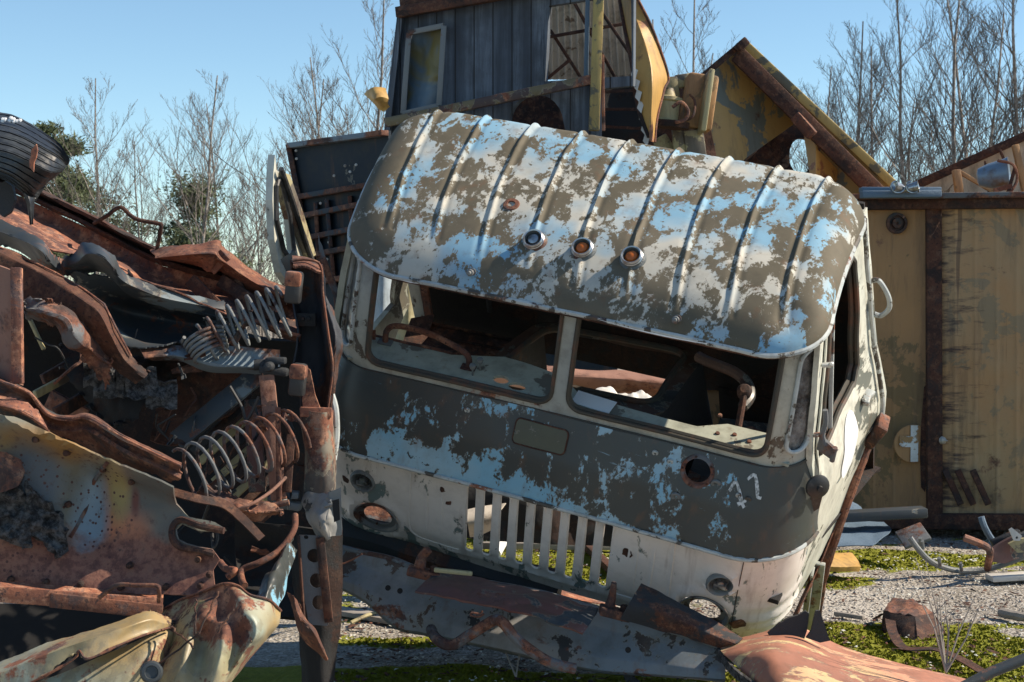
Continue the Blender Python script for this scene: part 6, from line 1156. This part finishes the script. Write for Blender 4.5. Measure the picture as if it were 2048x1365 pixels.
sh3('blue_grey_sheet', [[(1640, 985, 10.3), (1690, 992, 10.3), (1706, 1002, 10.3)], [(1630, 1010, 10.1), (1690, 1010, 10.1), (1722, 1014, 10.1)], [(1620, 1034, 9.9), (1690, 1034, 9.9), (1730, 1032, 9.9)]], 'blue sheet', 'blue grey sheet leaning on the container, rear one, half behind the cab', 'metal sheet', n=(20, 14), dent=.02, ds=3)
m = MB(); m.bar(P(1560, 1040, 9.75), P(1850, 1024, 9.75), .14, .055, (0, 0, 1), .006); single(m, 'dark_beam', 'slate panel', 'long dark blue beam lying in front of the yellow container', 'beam')
m = MB(); m.bar(P(1800, 1082, 9.6), P(1852, 1062, 9.6), .16, .02, (0, -.5, 1), .006); single(m, 'broken_board', 'rust grey', 'short grey board in the shade below the container', 'board')
m = MB(); m.bar(gp(1670, 1224)+Vector((0, 0, .02)), gp(1728, 1234)+Vector((0, 0, .02)), .025, .02, (0, 0, 1), .004); single(m, 'stick', 'dry wood', 'short brown stick on the moss left of the rusted box', 'stick')
# dry twiggy plant in front
for k, (x, y, h, lab) in enumerate(((1892, 1338, .42, 'dry twiggy weed by the rusty strap at bottom right'), (1032, 1380, .28, 'single dry stalk under the bumper'), (1345, 1360, .14, 'dry grass stalks at the bumper\'s lower right end'))):
    b = G(x, min(y, 1364), .0); b.z = .02; b.y = min(b.y, 6.7) if k else b.y-.35
    if k == 0: b = P(1892, 1345, 6.05)
    rn = random.Random(k); r_ = MB()
    for i in range(7 if k != 1 else 2):
        a = Vector((rn.uniform(-.5, .6), rn.uniform(-.3, .3), 1)).normalized()*h*rn.uniform(.5, 1); pts = [b, b+a*.5+Vector((rn.uniform(-.02, .02), 0, 0)), b+a]; r_.tube(pts, [.004, .003, .0012], 5)
        if k != 1:
            q = pts[1]; r_.tube([q, q+Vector((rn.uniform(-.08, .08), 0, .07))], [.002, .001], 4)
    single(r_, 'dry_weed', 'dry wood', lab, 'weed')
# left bottom ground: planks and sticks
m = MB(); m.bar(gp(660, 1222)+Vector((0, 0, .02)), gp(832, 1246)+Vector((0, 0, .02)), .10, .025, (0, 0, 1), .004); single(m, 'weathered_plank', 'dry wood', 'weathered plank on the ground under the left end of the bumper', 'plank')
m = MB(); m.tube(cr([gp(702, 1246)+Vector((0, 0, .02)), gp(735, 1240)+Vector((0, 0, .04)), gp(760, 1230)+Vector((0, 0, .03)), gp(775, 1230)+Vector((0, 0, .02))], 16), .009, 7); single(m, 'pale_stick', 'pale yellow', 'pale crooked stick on the moss beside the weathered plank', 'stick')
# seen through the cab and grille
for k, (x0, y0, x1, y1, w_, mt, lab, nm) in enumerate(((900, 1062, 1270, 1048, .14, 'dry wood', 'grey plank seen through the grille, upper one', 'grey_plank'), (960, 1098, 1270, 1098, .06, 'dry wood', 'narrow grey plank seen through the grille, lower one', 'grey_plank'), (1150, 1075, 1230, 1150, .05, 'rust dark', 'dark bar seen slanting behind the last grille slots', 'dark_bar'))):
    m = MB(); m.bar(gp(x0, y0)+Vector((0, 0, .04)), gp(x1, y1)+Vector((0, 0, .04)), w_, .04, (0, 0, 1), .005); single(m, nm, mt, lab, 'plank' if k < 2 else 'bar')
sh3('shade_sheet', [[(900, 930, 8.9), (1050, 950, 8.9), (1290, 1000, 9.0)], [(900, 990, 8.8), (1050, 1000, 8.8), (1290, 1030, 8.9)], [(900, 1072, 8.8), (1050, 1086, 8.8), (1290, 1096, 8.9)]], 'char', 'added dark sheet behind the cab, standing for the shade in the upper grille slots', 'metal scrap', n=(30, 20), dent=.08, ds=3)  # near-black sheet added as the shade seen behind the grille
sh3('rusty_scrap', [[(690, 985, 7.9), (760, 1000, 7.9), (820, 1010, 7.9)], [(690, 1040, 7.8), (760, 1050, 7.8), (815, 1050, 7.8)], [(690, 1085, 7.9), (760, 1095, 7.9), (810, 1095, 7.9)]], 'rust grey', 'rusty scrap plate visible inside the left headlight opening', 'metal scrap', n=(20, 20), dent=.03, ds=6)
m = MB(); m.tube([gp(990, 1116)+Vector((0, 0, .05)), gp(1014, 1100)+Vector((0, 0, .12))], .035, 12); single(m, 'white_tube', 'white', 'short white tube on the moss seen through the grille', 'tube')
sh3('orange_plate', [[(1040, 1160, 7.9), (1130, 1172, 7.95), (1240, 1200, 8.0)], [(1040, 1178, 7.6), (1130, 1195, 7.6), (1230, 1215, 7.7)]], 'rust bright', 'flat bright rusty plate glimpsed between the grille and the bumper', 'metal plate', n=(20, 6), dent=.01)
sh3('beige_bracket', [[(930, 1020, 8.0), (970, 1012, 8.0), (1012, 1006, 8.0)], [(935, 1046, 7.95), (970, 1040, 7.95), (995, 1030, 7.95)], [(940, 1076, 8.0), (960, 1072, 8.0), (984, 1060, 8.0)]], 'beige panel', 'beige rust edged bracket seen through the first grille slots', 'bracket', n=(16, 12), dent=.01)
sh3('pink_sheet', [[(1060, 725, 8.6), (1150, 735, 8.6), (1250, 742, 8.6), (1360, 748, 8.6)], [(1060, 748, 8.4), (1150, 752, 8.4), (1250, 758, 8.4), (1360, 770, 8.4)], [(1060, 772, 8.5), (1150, 778, 8.5), (1250, 790, 8.5), (1360, 800, 8.5)]], 'pink rust', 'pinkish rusty sheet seen through the cab\'s engine hatch', 'metal sheet', n=(30, 16), dent=.03, ds=4)
sh3('white_wrap', [[(1040, 790, 8.3), (1150, 785, 8.3), (1250, 790, 8.3), (1340, 800, 8.3)], [(1040, 812, 8.1), (1150, 808, 8.1), (1250, 812, 8.1), (1340, 822, 8.1)], [(1040, 840, 8.2), (1150, 840, 8.2), (1250, 842, 8.2), (1340, 845, 8.2)]], 'dirty white', 'crinkled white sheeting below the pinkish sheet in the engine hatch', 'plastic sheet', n=(50, 24), dent=.05, ds=12)
sh3('curtain_sheet', [[(742, 520, 8.3), (765, 530, 8.25), (790, 545, 8.3)], [(742, 640, 8.3), (765, 650, 8.25), (790, 655, 8.3)], [(742, 700, 8.3), (765, 700, 8.25), (790, 705, 8.3)]], 'pale sheet', 'pale blue grey board seen through the left half of the windscreen', 'board', n=(20, 20), dent=.02, th=.02)
sh3('curtain_sheet', [[(788, 520, 8.5), (815, 530, 8.45), (850, 545, 8.5)], [(788, 620, 8.5), (815, 620, 8.42), (850, 620, 8.5)], [(788, 700, 8.5), (815, 690, 8.45), (850, 690, 8.5)]], 'pale yellow', 'pale yellow green sheet behind the cab\'s empty left doorway', 'sheet', n=(20, 20), dent=.03, th=.01)
